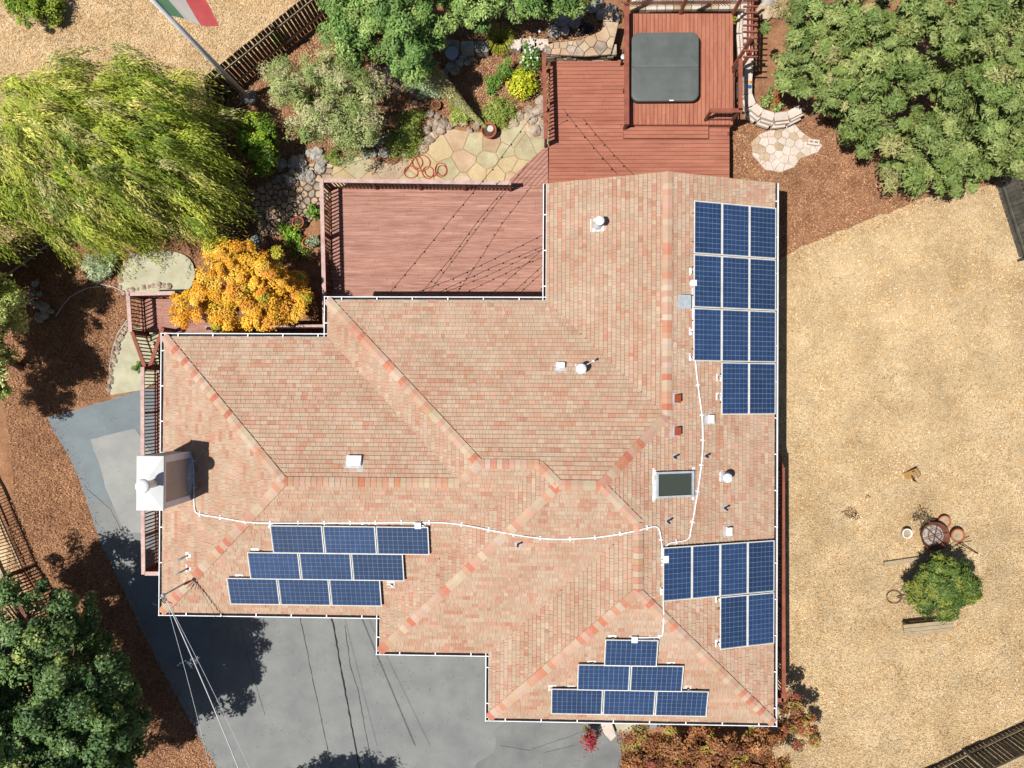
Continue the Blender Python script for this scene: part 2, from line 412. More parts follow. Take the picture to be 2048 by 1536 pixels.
for o, U, Vv, R in PL:
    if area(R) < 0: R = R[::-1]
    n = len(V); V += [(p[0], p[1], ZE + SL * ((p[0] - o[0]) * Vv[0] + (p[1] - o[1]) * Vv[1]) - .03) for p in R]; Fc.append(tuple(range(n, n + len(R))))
roof = obj('roof', V, Fc, m_shingle, house, cols=[(.26, .16, .105, 1)] * len(V))  # dark underlay colour imitates the shadow line in the slot between courses
TAN = [(228, 207, 183), (222, 199, 174), (226, 201, 179), (220, 193, 167), (223, 191, 168)]
SAL = [(226, 182, 158), (222, 175, 149), (229, 188, 166), (218, 179, 153)]
RED = [(222, 160, 136), (216, 154, 130)]
LASTC = [None]
def shcol(r):
    if LASTC[0] and r.random() < .35:
        j = r.uniform(.96, 1.04); return tuple(v * j for v in LASTC[0][:3]) + (1,)
    LASTC[0] = shcol0(r); return LASTC[0]
def shcol0(r):
    u = r.random(); c = r.choice(TAN) if u < .55 else r.choice(SAL) if u < .94 else r.choice(RED)
    j = r.uniform(.95, 1.05); c = tuple(v * .66 + m * .34 for v, m in zip(c, (222, 189, 163)))
    return tuple(v / 1.34 * j for v in lin(c)) + (1,)
shingles = []
rs = random.Random(5)
EXP = .132
for pi_, (o, U, Vv, R) in enumerate(PL):
    if area(R) < 0: R = R[::-1]
    def loc(p): return ((p[0] - o[0]) * U[0] + (p[1] - o[1]) * U[1], (p[0] - o[0]) * Vv[0] + (p[1] - o[1]) * Vv[1])
    def wor(u, v): return (o[0] + u * U[0] + v * Vv[0], o[1] + u * U[1] + v * Vv[1])
    RL = [loc(p) for p in R]
    if area(RL) < 0: RL = RL[::-1]
    umin = min(p[0] for p in RL); umax = max(p[0] for p in RL); vmax = max(p[1] for p in RL)
    v = -.03
    k = 0
    while v < vmax:
        u = umin - rs.uniform(0, .3)
        while u < umax:
            wd = rs.choice([.07, .09, .1, .11, .13, .15, .18, .22])
            c = clip(RL, [(u, v), (u + wd - .005, v), (u + wd - .005, v + EXP - .008), (u, v + EXP - .008)])
            if c and abs(area(c)) > .0006:
                th = rs.choice([.020, .022, .036, .038]); vs = [wor(*p) for p in c]
                zz = [ZE + SL * max(p[1], 0) for p in c]
                tt = [z + .004 + th * (1 - (p[1] - v) / EXP) for z, p in zip(zz, c)]
                flip = (U[0] * Vv[1] - U[1] * Vv[0]) < 0
                top = [(a[0], a[1], t) for a, t in zip(vs, tt)]; bot = [(a[0], a[1], z - .01) for a, z in zip(vs, zz)]
                if flip: top = top[::-1]; bot = bot[::-1]
                shingles.append((top, bot, shcol(rs), abs(area(c))))
            u += wd
        v += EXP; k += 1
def prismF(n, b=0):
    return [tuple(b + i for i in range(n))] + [(b + n + i, b + n + (i + 1) % n, b + (i + 1) % n, b + i) for i in range(n)]
# the 300 that show largest: full-size tabs nearest below the camera
order = sorted(range(len(shingles)), key=lambda i: -(min(shingles[i][3], .055) * 40 - .1 * math.hypot(shingles[i][0][0][0] - .3, shingles[i][0][0][1] + .2)))
big = set(order[:300]); V = []; Fc = []; Cc = []
for i, (top, bot, c, a) in enumerate(shingles):
    n = len(top)
    if i in big:
        o = obj('shingle', top + bot, prismF(n), m_shingle, roof, cols=[c] * (2 * n), wl=Vector(top[0]))
    else:
        Fc += prismF(n, len(V)); V += top + bot; Cc += [c] * (2 * n)
sc = obj('shingle_courses', V, Fc, m_shingle, roof, cols=Cc); sc['kind'] = 'stuff'
# ridge and hip caps
def P3(p): return Vector((p[0], p[1], H(*p)))
RID = [((XA, N0), a1), ((XA, S0), a1), (a2, a1), ((XB, N1), b1), (b2, b1), (a2, b1), (c1, b2), ((XC, S1), c1), (c1, c2), (c2, e1), (e0, e1), (d1, c2), (d1, d2), ((XD, S2), d2), ((EE, S2), d2)]
rc = random.Random(9); ncap = 0; capV = []; capF = []; capC = []
for A_, B_ in RID:
    P, Q = P3(A_), P3(B_); dn = (Q - P); L = math.hypot(dn.x, dn.y); t = dn / L; nx, ny = -t.y, t.x
    nl = math.hypot(nx, ny); nx /= nl; ny /= nl
    s = 0.0; e = .185; WD = .15
    while s < L - .02:
        l = min(e + .03, L - s); rows = []
        for q, lift in ((s, .062), (s + l, .044)):
            c = P + t * q
            for sd in (-WD, 0, WD):
                x, y = c.x + nx * sd, c.y + ny * sd
                z = H(x, y) if hd(x, y) > 0 or sd == 0 else ZE + SL * hd(x, y)
                rows.append((x, y, z + lift - (.004 if sd == 0 else 0)))
        b = [(x, y, z - .045) for x, y, z in rows]
        Vx = rows + b; Fx = [(0, 3, 4, 1), (1, 4, 5, 2), (0, 1, 7, 6), (1, 2, 8, 7), (3, 0, 6, 9), (2, 5, 11, 8), (4, 3, 9, 10), (5, 4, 10, 11)]
        u = rc.random(); base = rc.choice(TAN) if u < .4 else rc.choice(SAL) if u < .78 else rc.choice([(226, 158, 132), (222, 146, 120), (228, 166, 142)])
        c = tuple(v / 1.3 * rc.uniform(.95, 1.05) for v in lin(base)) + (1,)
        if ncap < 300: obj('ridge_cap', Vx, Fx, m_shingle, roof, cols=[c] * 12, wl=Vector(rows[1]))
        else: capF += [tuple(i + len(capV) for i in f) for f in Fx]; capV += Vx; capC += [c] * 12
        ncap += 1; s += e
if capV: o = obj('ridge_cap_run', capV, capF, m_shingle, roof, cols=capC); o['kind'] = 'stuff'
# gutters with hangers
gutter_runs = [ # a, b, outward normal, extend start, extend end
 ((XA, N0), (XB, N0), (0, 1), .13, -.0), ((XB, N0 + .0), (XB, N1), (-1, 0), .13, .13), ((XB, N1), (XE, N1), (0, 1), .13, 0.),
 ((XE, N1), (XE, GB), (-1, 0), .13, 0), ((EE, GB), (EE, S2), (1, 0), 0, .13), ((EE, S2), (XD, S2), (0, -1), .13, .13),
 ((XD, S2), (XD, S1), (-1, 0), .13, .13), ((XD, S1), (XC, S1), (0, -1), 0, .13), ((XC, S1), (XC, S0), (-1, 0), .13, .13),
 ((XC, S0), (XA, S0), (0, -1), 0, .13), ((XA, S0), (XA, N0), (-1, 0), .13, .13)]
for a, b, nn, ea, eb in gutter_runs:
    a = Vector((a[0], a[1], 0)); b = Vector((b[0], b[1], 0)); t = (b - a).normalized(); a = a - t * ea; b = b + t * eb; n = Vector((nn[0], nn[1], 0))
    zt = ZE - .005
    sec = [(.012, zt - .04), (.012, zt - .13), (.09, zt - .13), (.122, zt - .03), (.122, zt), (.095, zt + .004), (.095, zt - .008), (.110, zt - .012), (.083, zt - .12), (.02, zt - .12), (.02, zt - .04)]
    V = []; 
    for p in (a, b): V += [(p.x + n.x * s, p.y + n.y * s, z) for s, z in sec]
    k = len(sec); Fc = [(i, (i + 1) % k, k + (i + 1) % k, k + i) for i in range(k)] + [tuple(range(k))[::-1], tuple(range(k, 2 * k))]
    g = obj('gutter', V, Fc, m_white, house)
    l = (b - a).length; mb = MB(); mb.beam(a + n * .055 + Vector((0, 0, zt - .085)), b + n * .055 + Vector((0, 0, zt - .085)), .06, .05)
    mb.out('litter_shade_strip', m_litter_shade, g)  # dark strip paints the gutter's inner shade together with its debris
    mb = MB(); mb.beam(a + n * -.005 + Vector((0, 0, zt - .1)), b + n * -.005 + Vector((0, 0, zt - .1)), .02, .16); mb.out('fascia', m_white, house)
    s = .6
    while s < l - .2:
        p = a + t * s + Vector((0, 0, zt + .006)); mb = MB(); mb.beam(p + n * .0, p + n * .12, .035, .006); piece('gutter_hanger', mb, m_white, g); s += 1.18
# walls and soffit
IN = .5
wp = [(XA + IN, S0 + IN), (XA + IN, N0 - IN), (XB + IN, N0 - IN), (XB + IN, N1 - IN), (XE + IN, N1 - IN), (XE + IN, GB - .35), (EE - IN, GB - .35), (EE - IN, S2 + IN), (XD + IN, S2 + IN), (XD + IN, S1 + IN), (XC + IN, S1 + IN), (XC + IN, S0 + IN)]
for i in range(len(wp)):
    a = wp[i]; b = wp[(i + 1) % len(wp)]; V = [(a[0], a[1], -2.6), (b[0], b[1], -2.6), (b[0], b[1], ZE + .02), (a[0], a[1], ZE + .02)]
    if i == 5: V.insert(3, ((a[0] + b[0]) / 2, a[1], ZE + SL * dE - .06))
    obj('wall', V, [tuple(range(len(V)))[::-1]], m_wall, house)
ov = [(XA, S0), (XA, N0), (XB, N0), (XB, N1), (XE, N1), (XE, GB), (EE, GB), (EE, S2), (XD, S2), (XD, S1), (XC, S1), (XC, S0)]
V = [(x, y, ZE - .1) for x, y in ov]; obj('soffit', V, [tuple(range(len(V)))], m_white, house)
# chimney (part of the house)
zt = 5.3
cq = [B(273, 912, zt), B(327, 912, zt), B(327, 1021, zt), B(273, 1021, zt)]
cx0 = (cq[0].x + cq[3].x) / 2; cx1 = (cq[1].x + cq[2].x) / 2; cy1 = (cq[0].y + cq[1].y) / 2; cy0 = (cq[2].y + cq[3].y) / 2
chim = MB().box(((cx0 + cx1) / 2, (cy0 + cy1) / 2, 4.15), (cx1 - cx0 - .08, cy1 - cy0 - .08, 2.2)).out('chimney', m_chim, house)
mb = MB(); hx = (cx1 - cx0) / 2 - .045; hy = (cy1 - cy0) / 2 - .045; mx_, my_ = (cx0 + cx1) / 2, (cy0 + cy1) / 2
for sx in (-1, 1):
    for sy in (-1, 1):
        mb.box((mx_ + sx * (hx + .008), my_ + sy * (hy - .08), 4.14), (.03, .18, 2.18)); mb.box((mx_ + sx * (hx - .06), my_ + sy * (hy + .008), 4.14), (.12, .03, 2.18))
    mb.box((mx_ + sx * (hx + .012), my_, zt - .12), (.03, 2 * hy, .12))
mb.out('corner_trim', m_chimt, chim)
V = [(cx0, cy0, zt), (cx1, cy0, zt), (cx1, cy1, zt), (cx0, cy1, zt), (mx_ - .02, my_ - .12, zt + .15), (mx_ - .02, my_ + .12, zt + .15), (cx0, cy0, zt - .07), (cx1, cy0, zt - .07), (cx1, cy1, zt - .07), (cx0, cy1, zt - .07)]
obj('chimney_cap', V, [(0, 1, 4), (1, 2, 5, 4), (2, 3, 5), (3, 0, 4, 5), (0, 6, 7, 1), (1, 7, 8, 2), (2, 8, 9, 3), (3, 9, 6, 0)], m_ccap, chim)
fl = B(307, 967, zt + .08); mb = MB(); mb.lathe(fl, [(.0, -.05), (.12, -.05), (.12, .42), (.15, .42), (.15, .47), (.12, .5), (.12, .55), (.2, .55), (.215, .58), (.2, .64), (.1, .69), (0, .70)], 24)
mb.out('flue', m_white, chim, True)
# saddle flashing behind the chimney
sx = cx1 - .04; V = [(sx, cy0 + .02, H(sx, my_) + .02), (sx, cy1 - .02, H(sx, my_) + .02), (sx + .16, my_, H(sx + .16, my_) + .05), (sx, my_, H(sx, my_) + .28)]
obj('saddle_flashing', V, [(0, 2, 3), (2, 1, 3)], m_galv, chim)

# ------------------------------------------------------------------ things on the roof
def frame_at(p):
    """rotation with Z = roof normal at p, X = horizontal along eave"""
    e = .02; gx = (hd(p.x + e, p.y) - hd(p.x - e, p.y)) / (2 * e) * SL; gy = (hd(p.x, p.y + e) - hd(p.x, p.y - e)) / (2 * e) * SL
    n = Vector((-gx, -gy, 1)).normalized(); return n
def rframe(p, kind):
    n = frame_at(p)
    if kind == 'x': X = Vector((1, 0, 0)); X = (X - n * X.dot(n)).normalized()
    else: X = Vector((0, 1, 0)); X = (X - n * X.dot(n)).normalized()
    Y = n.cross(X); return Matrix((X, Y, n)).transposed()
# solar panels -----------------------------------------------------------
PW, PH = .99, 1.65
def panel_meshes():
    a = MB(); t = .02
    for c, s in (((0, PH / 2 - t / 2, 0), (PW, t, .04)), ((0, -PH / 2 + t / 2, 0), (PW, t, .04)), ((PW / 2 - t / 2, 0, 0), (t, PH - 2 * t, .04)), ((-PW / 2 + t / 2, 0, 0), (t, PH - 2 * t, .04))): a.box(c, s)
    fr = mk('panel_frame', a.V, a.F, m_alu)
    a = MB().box((0, 0, 0), (PW - 2 * t, PH - 2 * t, .02)); bs = mk('backsheet', a.V, a.F, m_back)
    cells = MB(); r = random.Random(3); cw = .150
    for i in range(6):
        for j in range(10):
            x = (i - 2.5) * .1545; y = (j - 4.5) * .1575; cells.box((x, y, .0125), (cw - .004, cw - .002, .004))
    ce = mk('cell_grid', cells.V, cells.F, m_cell)
    rl = MB().box((0, PH * .27, -.06), (PW + .02, .035, .05)); rl.box((0, -PH * .27, -.06), (PW + .02, .035, .05)); rl = mk('mounting_rail', rl.V, rl.F, m_black)
    return fr, bs, ce, rl
FR, BS, CE, RL = panel_meshes()
def panel(c, R, label):
    """R: columns X (short side), Y (long side), Z normal"""
    o = bpy.data.objects.new('solar_panel', None); link(o, None, c); o.rotation_euler = R.to_euler(); o.empty_display_size = .2
    tag(o, label, 'solar panel', 'solar panels on the roof')
    for nm, me in (('frame', FR), ('backsheet', BS), ('cell_grid', CE), ('mounting_rail', RL)):
        ch = bpy.data.objects.new(nm, me); COL.objects.link(ch); ch.parent = o
def array_row(px, py, n, portrait_east, labels, gap=.018, shift=0):
    """a row of n panels centred on the photo point, lying on the roof"""
    c = RP(px, py, .14); nrm = frame_at(c)
    if portrait_east:   # long side along world y, row runs down the slope
        Y = Vector((0, 1, 0)); X = Y.cross(nrm).normalized(); R = Matrix((X, Y, nrm)).transposed()
        for i in range(n):
            k = i - (n - 1) / 2; panel(c + X * k * (PW + gap), R, labels[i])
    else:
        L = Vector((1, 0, 0)); S = nrm.cross(L).normalized()   # long side along x
        R = Matrix((S, -L, nrm)).transposed()
        for i in range(n):
            k = i - (n - 1) / 2; panel(c + L * k * (PH + gap + .012), R, labels[i])
c0 = RP(1471, 566, .14)
nr = frame_at(c0); Y = Vector((0, 1, 0)); X = Y.cross(nr).normalized(); R = Matrix((X, Y, nr)).transposed()
rown = ['top', 'second', 'third']; coln = ['ridge side', 'middle', 'lawn side']
for r_ in range(3):
    for c_ in range(3): panel(c0 + X * (c_ - 1) * (PW + .018) + Y * (1 - r_) * (PH + .03), R, f'dark blue solar panel, {rown[r_]} row, {coln[c_]}, of the large upper right array')
for c_ in (1, 2): panel(c0 + X * (c_ - 1) * (PW + .018) + Y * -2 * (PH + .03), R, 'dark blue solar panel in the bottom pair, upper right array, ' + ('nearer the ridge' if c_ == 1 else 'at the eave'))
c0 = RP(1440, 1140, .14); nr = frame_at(c0); X = Y.cross(nr).normalized(); R = Matrix((X, Y, nr)).transposed()
nm4 = ['beside the white conduit', 'second from the white conduit', 'third from the white conduit', 'at the eave']
for c_ in range(4): panel(c0 + X * (c_ - 1.5) * (PW + .018), R, f'dark blue solar panel, row of four, {nm4[c_]}')
for c_ in (2, 3): panel(c0 + X * (c_ - 1.5) * (PW + .018) - Y * (PH + .03), R, 'dark blue solar panel in the pair below the row of four, ' + ('left one' if c_ == 2 else 'right one'))
array_row(1262, 1306, 1, False, ['single solar panel at the top of the stepped pyramid above the bottom eave'])
array_row(1260, 1356, 2, False, ['left solar panel of the pair in the stepped pyramid', 'right solar panel of the pair in the stepped pyramid'])
array_row(1258, 1405, 3, False, [f'{s} solar panel of the bottom three nearest the bottom eave' for s in ('left', 'middle', 'right')])
for (px, py), rn in (((700, 1080), 'upper'), ((652, 1133), 'middle'), ((609, 1184), 'lower')):
    array_row(px, py, 3, False, [f'{s} solar panel in the {rn} row of the lower left array of nine' for s in ('left', 'centre', 'right')])
# mounting feet
fm = MB(); fm.box((-.03, 0, .012), (.26, .24, .01)); fm.box((0, 0, .05), (.05, .05, .07)); fm.tube([(0, 0, .08), (.06, 0, .1), (.09, 0, .08)], .012, 6)
fme = mk('flashing_foot', fm.V, fm.F, m_white)
bolt = MB().lathe((0, 0, .02), [(.0, .03), (.045, .03), (.05, .0)], 10); bolte = mk('hook', bolt.V, bolt.F, m_black)
feet = [(1390, 427), (1386, 544), (1386, 663), (1384, 714), (1438, 755), (1438, 793), (1331, 1104), (1328, 1182), (1436, 1197), (1436, 1286), (1226, 1275), (1308, 1276), (1185, 1325), (1343, 1328), (1107, 1376), (1144, 1376), (1376, 1377), (547, 1051), (616, 1050), (733, 1050), (846, 1049), (512, 1103), (481, 1154), (784, 1169)]
FEETL = [w_ + ' left of the upper right array' for w_ in ('topmost', 'second', 'third', 'fourth')] + ['upper one by the bottom pair, upper right array', 'lower one by the bottom pair, upper right array', 'upper one beside the row of four', 'lower one beside the row of four', 'upper one left of the pair under the four', 'lower one left of the pair under the four', 'left one above the single top panel', 'right one above the single top panel', 'at the left shoulder of the pyramid', 'at the right shoulder of the pyramid', 'outer left one above the bottom three panels', 'inner left one above the bottom three panels', 'right one above the bottom three panels', 'leftmost along the top of the array of nine', 'second along the top of the array of nine', 'third along the top of the array of nine', 'rightmost along the top of the array of nine', 'above the left end of the middle row', 'above the left end of the lowest row', 'standing alone right of the array of nine']
for px, py in feet:
    p = RP(px, py, .0); R = rframe(p, 'x'); o = bpy.data.objects.new('mounting_foot', None); link(o, None, p); o.rotation_euler = R.to_euler()
    tag(o, 'pale square foot with dark hook, ' + FEETL[feet.index((px, py))], 'bracket', 'flashing feet at the edges of the solar arrays')
    for nm, me in (('flashing', fme), ('hook', bolte)):
        ch = bpy.data.objects.new(nm, me); COL.objects.link(ch); ch.parent = o
# junction boxes
def jbox(px, py, s, label, h=.12, mat=m_white):
    p = RP(px, py); R = rframe(p, 'x'); o = thing('junction_box', label, 'electrical box', p)
    mb = MB(); mb.box((p + R @ Vector((0, 0, h / 2 + .01))), (s[0], s[1], h), ax=R); mb.out('enclosure', mat, o)
    mb = MB(); mb.box((p + R @ Vector((0, 0, h + .02))), (s[0] + .02, s[1] + .02, .015), ax=R); mb.out('lid', mat, o)
    mb = MB(); mb.box((p + R @ Vector((0, 0, .008))), (s[0] + .12, s[1] * .5, .012), ax=R); mb.out('flange', m_galv, o)
jbox(1365, 605, (.38, .42), 'large square pale grey box on the roof left of the upper right solar array', .16, m_galv)
jbox(1384, 567, (.15, .17), 'small white junction box at the left edge of the upper right solar array')
jbox(1327, 1117, (.18, .2), 'small cream junction box beside the row of four solar panels')
jbox(1268, 1274, (.17, .2), 'small cream junction box above the single top solar panel of the pyramid')
jbox(837, 1047, (.18, .2), 'small white junction box above the lower left solar array, right end')
# conduits
def conduit(L, label, dz=.045, sp=.72):
    P = [RP(x, y, dz) for x, y in L]
    # smooth
    Q = []
    for i in range(len(P) - 1):
        p0 = P[max(0, i - 1)]; p1 = P[i]; p2 = P[i + 1]; p3 = P[min(len(P) - 1, i + 2)]; k = max(2, int((p2 - p1).length / .25))
        for j in range(k):
            t = j / k; q = .5 * ((2 * p1) + (p2 - p0) * t + (2 * p0 - 5 * p1 + 4 * p2 - p3) * t * t + (3 * p1 - p0 - 3 * p2 + p3) * t ** 3)
            q.z = H(q.x, q.y) + dz if hd(q.x, q.y) > 0 else q.z; Q.append(q)
    Q.append(P[-1]); o = thing('conduit', label, 'conduit pipe', P[0])
    MB().tube(Q, .024, 8).out('pipe', m_white, o, True)
    acc = 0
    for a, b in zip(Q, Q[1:]):
        acc += (b - a).length
        if acc > sp:
            acc = 0; t = (b - a).normalized(); n = frame_at(a); s = n.cross(t).normalized()
            mb = MB(); mb.beam(a - s * .075 - n * .02, a + s * .075 - n * .02, .05, .03, up=n); mb.beam(a - s * .03 + n * .02, a + s * .03 + n * .02, .045, .02, up=n)
            piece('strap', mb, m_white, o)
conduit([(322, 905), (372, 905), (383, 913), (387, 935), (388, 975), (389, 1016), (399, 1028), (440, 1035), (490, 1044), (540, 1046), (700, 1046), (858, 1045), (905, 1047), (960, 1056), (1010, 1066), (1060, 1074), (1100, 1078), (1140, 1078), (1190, 1075), (1240, 1068), (1280, 1060), (1306, 1053), (1317, 1056), (1321, 1070), (1324, 1092), (1327, 1130), (1327, 1180), (1327, 1240), (1326, 1264), (1318, 1274), (1272, 1275)], 'long white conduit running from the chimney across the roof to the bottom solar array')
conduit([(1385, 575), (1386, 640), (1389, 700), (1396, 770), (1404, 830), (1406, 880), (1403, 930), (1393, 1000), (1382, 1060), (1378, 1076), (1366, 1082), (1340, 1086), (1329, 1096)], 'white conduit running down the right roof slope past the skylight')
# vents and pipes
def flash(p, R, s, mb): mb.box(p + R @ Vector((0, 0, .012)), (s[0], s[1], .012), ax=R)
def pipe_vent(px, py, r, h, label, cap=True, plate=(.3, .3), mat=m_white, tilt=(0, 0)):
    p = RP(px, py); R = rframe(p, 'x'); o = thing('vent_pipe', label, 'roof vent', p)
    mb = MB(); flash(p, R, plate, mb); mb.out('flashing', m_galv if mat != m_white else m_white, o)
    T = Vector((tilt[0], tilt[1], 0)); mb = MB(); mb.tube([p - Vector((0, 0, .05)), p + T * h + Vector((0, 0, h))], r, 14, False)
    mb.out('pipe', mat, o, True)
    if cap:
        mb = MB(); mb.lathe(p + T * h + Vector((0, 0, h)), [(r, -.06), (r * 1.45, -.05), (r * 1.5, .0), (r * 1.3, .03), (0, .07)], 20); mb.out('cap', m_white, o, True)
        mb = MB(); mb.lathe(p + Vector((0, 0, .02)), [(r * 1.7, 0), (r * 1.6, .05), (r, .12)], 16); mb.out('storm_collar', m_galv, o, True)
    else:
        mb = MB(); mb.disc(p + T * h + Vector((0, 0, h - .015)), r * .85, 12); mb.out('opening', m_black, o)
pipe_vent(1196, 450, .10, .62, 'tall white capped flue on a wide white flashing, upper roof wing', plate=(.48, .42))
q = RP(1182, 448); R = rframe(q, 'x')
pipe_vent(1449, 953, .10, .40, 'white capped vent pipe on the right slope, right of the skylight', plate=(.42, .3))
o = None
pipe_vent(1161, 738, .11, .42, 'white capped vent with a thin side arm, on the slope facing the deck', plate=(.34, .3))
arm = [o for o in bpy.data.objects if o.get('label', '').startswith('white capped vent with a thin')][0]
q0 = RP(1163, 735, .3); q1 = RP(1187, 722, .35); mb = MB(); mb.tube([q0, q1], .018, 6); mb.lathe(q1, [(0, -.03), (.04, -.02), (.04, .03), (0, .04)], 8); mb.out('side_arm', m_galv, arm)
for px, py, l in ((1348, 914, 'short grey vent pipe on a pale square, above the skylight'), (1411, 912, 'short grey vent pipe just right of the white conduit'), (1449, 1016, 'short grey vent pipe below the capped vent right of the skylight'), (1335, 1042, 'short grey vent pipe below the skylight, by the conduit bend'), (1036, 1088, 'short grey vent pipe just below the long conduit')):
    pipe_vent(px, py, .032, .34, l, cap=False, plate=(.21, .2), mat=m_rust)
def hood_vent(px, py, s, label, mat, up, plate=None):
    """low vent; up = 'n','e': side that faces up the slope"""
    p = RP(px, py); n = frame_at(p); g = Vector((-n.x, -n.y, 0)).normalized(); U = Vector((g.x, g.y, 0)); U = (U - n * U.dot(n)).normalized(); W = n.cross(U); R = Matrix((W, U, n)).transposed()
    o = thing('roof_vent', label, 'roof vent', p)
    mb = MB(); mb.box(p + R @ Vector((0, .03, .012)), (s[0] + .1, s[1] + .14, .012), ax=R); mb.out('flashing', m_galv, o)
    a, b, h = s[0] / 2, s[1] / 2, s[2]; V = [(-a, -b, .1), (a, -b, .1), (a, b * .6, .02), (-a, b * .6, .02), (-a * .95, -b, h), (a * .95, -b, h), (a * .9, b * .5, h * .9), (-a * .9, b * .5, h * .9)]
    V = [p + R @ Vector(v) for v in V]
    obj('hood', V, [(4, 5, 6, 7), (0, 1, 5, 4), (1, 2, 6, 5), (2, 3, 7, 6), (3, 0, 4, 7)], mat, o)
hood_vent(1121, 734, (.28, .2, .16), 'small white box vent left of the capped vent with a side arm', m_white, 's')
hood_vent(709, 925, (.48, .38, .14), 'large square white roof vent on the left wing near its ridge', m_white, 's')
hood_vent(1351, 797, (.26, .16, .2), 'brown box vent with a white lid, upper of two by the ridge', m_brownv, 'w')
hood_vent(1351, 862, (.26, .16, .2), 'plain brown box vent, lower of two by the ridge', m_brownv, 'w')
hood_vent(1418, 838, (.28, .2, .15), 'white box vent right of the conduit, below the upper right array', m_white, 'w')
hood_vent(1454, 1062, (.28, .2, .15), 'white box vent above the row of four solar panels', m_white, 'w')
# skylight
p = RP(1347, 968); R = rframe(p, 'y'); o = thing('skylight', 'dark glass skylight in a grey frame on the right roof slope', 'skylight', p)
# local X along world y, local Y across slope
sx_, sy_ = .74, 1.24
mb = MB()
for c, s in (((0, sy_ / 2, .07), (sx_ + .07, .06, .14)), ((0, -sy_ / 2, .07), (sx_ + .07, .06, .14)), ((sx_ / 2, 0, .07), (.06, sy_ - .06, .14)), ((-sx_ / 2, 0, .07), (.06, sy_ - .06, .14))): mb.box(p + R @ Vector(c), s, ax=R)
mb.out('frame', m_galv, o)
mb = MB().box(p + R @ Vector((0, 0, .09)), (sx_ - .06, sy_ - .06, .012), ax=R); ob = mb.out('glass', mg, o)
mb = MB().box(p + R @ Vector((0, sy_ / 2 + .07, .014)), (sx_ + .3, .12, .014), ax=R); mb.box(p + R @ Vector((0, -sy_ / 2 - .07, .014)), (sx_ + .3, .12, .014), ax=R); mb.out('flashing', m_white, o)
# power drop masts
def mast(px, py, tip, label, h):
    p = RP(px, py); R = rframe(p, 'x'); o = thing('service_mast', label, 'mast', p)
    mb = MB(); mb.box(p + R @ Vector((0, .0, .012)), (.12, .24, .012), ax=R); mb.box(p + R @ Vector((.06, 0, .014)), (.2, .1, .012), ax=R); mb.out('flashing', m_white, o)
    q = p + Vector((0, 0, h)) + Vector(tip); mb = MB(); mb.tube([p, q], [.035, .025], 8); mb.out('pole', m_galv, o, True)
    return q
mast(375, 1111, (-.15, -.08, 0), 'upper of three short masts on the lower left roof corner', .45)
mast(375, 1137, (-.15, -.08, 0), 'middle of three short masts on the lower left roof corner', .55)
tip = mast(371, 1166, (-.1, -.05, 0), 'tallest mast, carrying the power wires, on the lower left roof corner', 1.2)
mo = [x for x in bpy.data.objects if x.get('label', '').startswith('tallest mast')][0]
mb = MB(); mb.lathe(tip, [(.0, -.04), (.06, -.03), (.07, .04), (.03, .09), (0, .1)], 10); mb.out('weatherhead', m_galv, mo, True)
mb = MB()
for k in range(5):
    a = -2.6 + k * .35; P = [tip + Vector((math.cos(a) * r * .28, math.sin(a) * r * .3, .06 * math.sin(r * PI) - .18 * r * r)) for r in (0, .3, .6, .9, 1.2)]; mb.tube(P, .011, 5)
mb.out('wire_loop', m_cable, mo)
for (sx0, sy0), (ex, ey), th, lab, mt in (((352, 1192), (486, 1560), .03, 'thickest overhead power wire crossing the driveway, with pale wrap', m_cablel), ((338, 1205), (425, 1560), .012, 'thin overhead wire, leftmost of three over the driveway', m_cablel), ((366, 1188), (510, 1560), .012, 'thin overhead wire, rightmost of three over the driveway', m_cablel)):
    a = tip + Vector((0, 0, -.03)) ; b = B(ex, ey, 4.4); mid = (a + b) / 2 + Vector((0, 0, -.15))
    P = [a * (1 - t) ** 2 + mid * 2 * t * (1 - t) + b * t * t for t in [i / 14 for i in range(15)]]
    b2 = b + (b - mid) * 1.2; P.append(b2)
    tag(MB().tube(P, th * .6, 6).out('power_wire', mt), lab, 'wire')

# ------------------------------------------------------------------ decks
def deck(label, poly, z, axis, mat, bw=.142, gap=.014, maxlen=2.4, seed=0, skirt=m_railR, ctr=None):
    """poly in world xy; boards run along axis ('x','y' or angle)"""
    r = random.Random(seed); ang = {'x': 0, 'y': PI / 2}.get(axis, axis)
    ca, sa = math.cos(ang), math.sin(ang)
    if area(poly) < 0: poly = poly[::-1]
    loc = [(p[0] * ca + p[1] * sa, -p[0] * sa + p[1] * ca) for p in poly]
    cxy = (sum(p[0] for p in poly) / len(poly), sum(p[1] for p in poly) / len(poly))
    o = thing('deck', label, 'deck', (cxy[0], cxy[1], z))
    v = min(p[1] for p in loc); vmax = max(p[1] for p in loc); umin = min(p[0] for p in loc); umax = max(p[0] for p in loc)
    while v < vmax:
        u = umin - r.uniform(0, maxlen * .8)
        while u < umax:
            l = r.uniform(.55, 1) * maxlen
            c = clip(loc, [(u, v), (u + l - .004, v), (u + l - .004, v + bw - gap), (u, v + bw - gap)])
            if c and abs(area(c)) > .01:
                wv = [(p[0] * ca - p[1] * sa, p[0] * sa + p[1] * ca) for p in c]
                dz = r.uniform(-.002, .002); mb = MB().prism(wv, z - .035 + dz, z + dz, .004); piece('deck_board', mb, mat, o)
            u += l
        v += bw
    n = len(poly); V = [(p[0], p[1], z - .04) for p in poly] + [(p[0], p[1], z - .28) for p in poly]
    obj('rim_joist', V, [tuple(range(n))] + [(i + n, (i + 1) % n + n, (i + 1) % n, i) for i in range(n)], skirt, o)
    return o
DZ = .5
def bz(L, z): return [tuple(B(x, y, z)[:2]) for x, y in L]
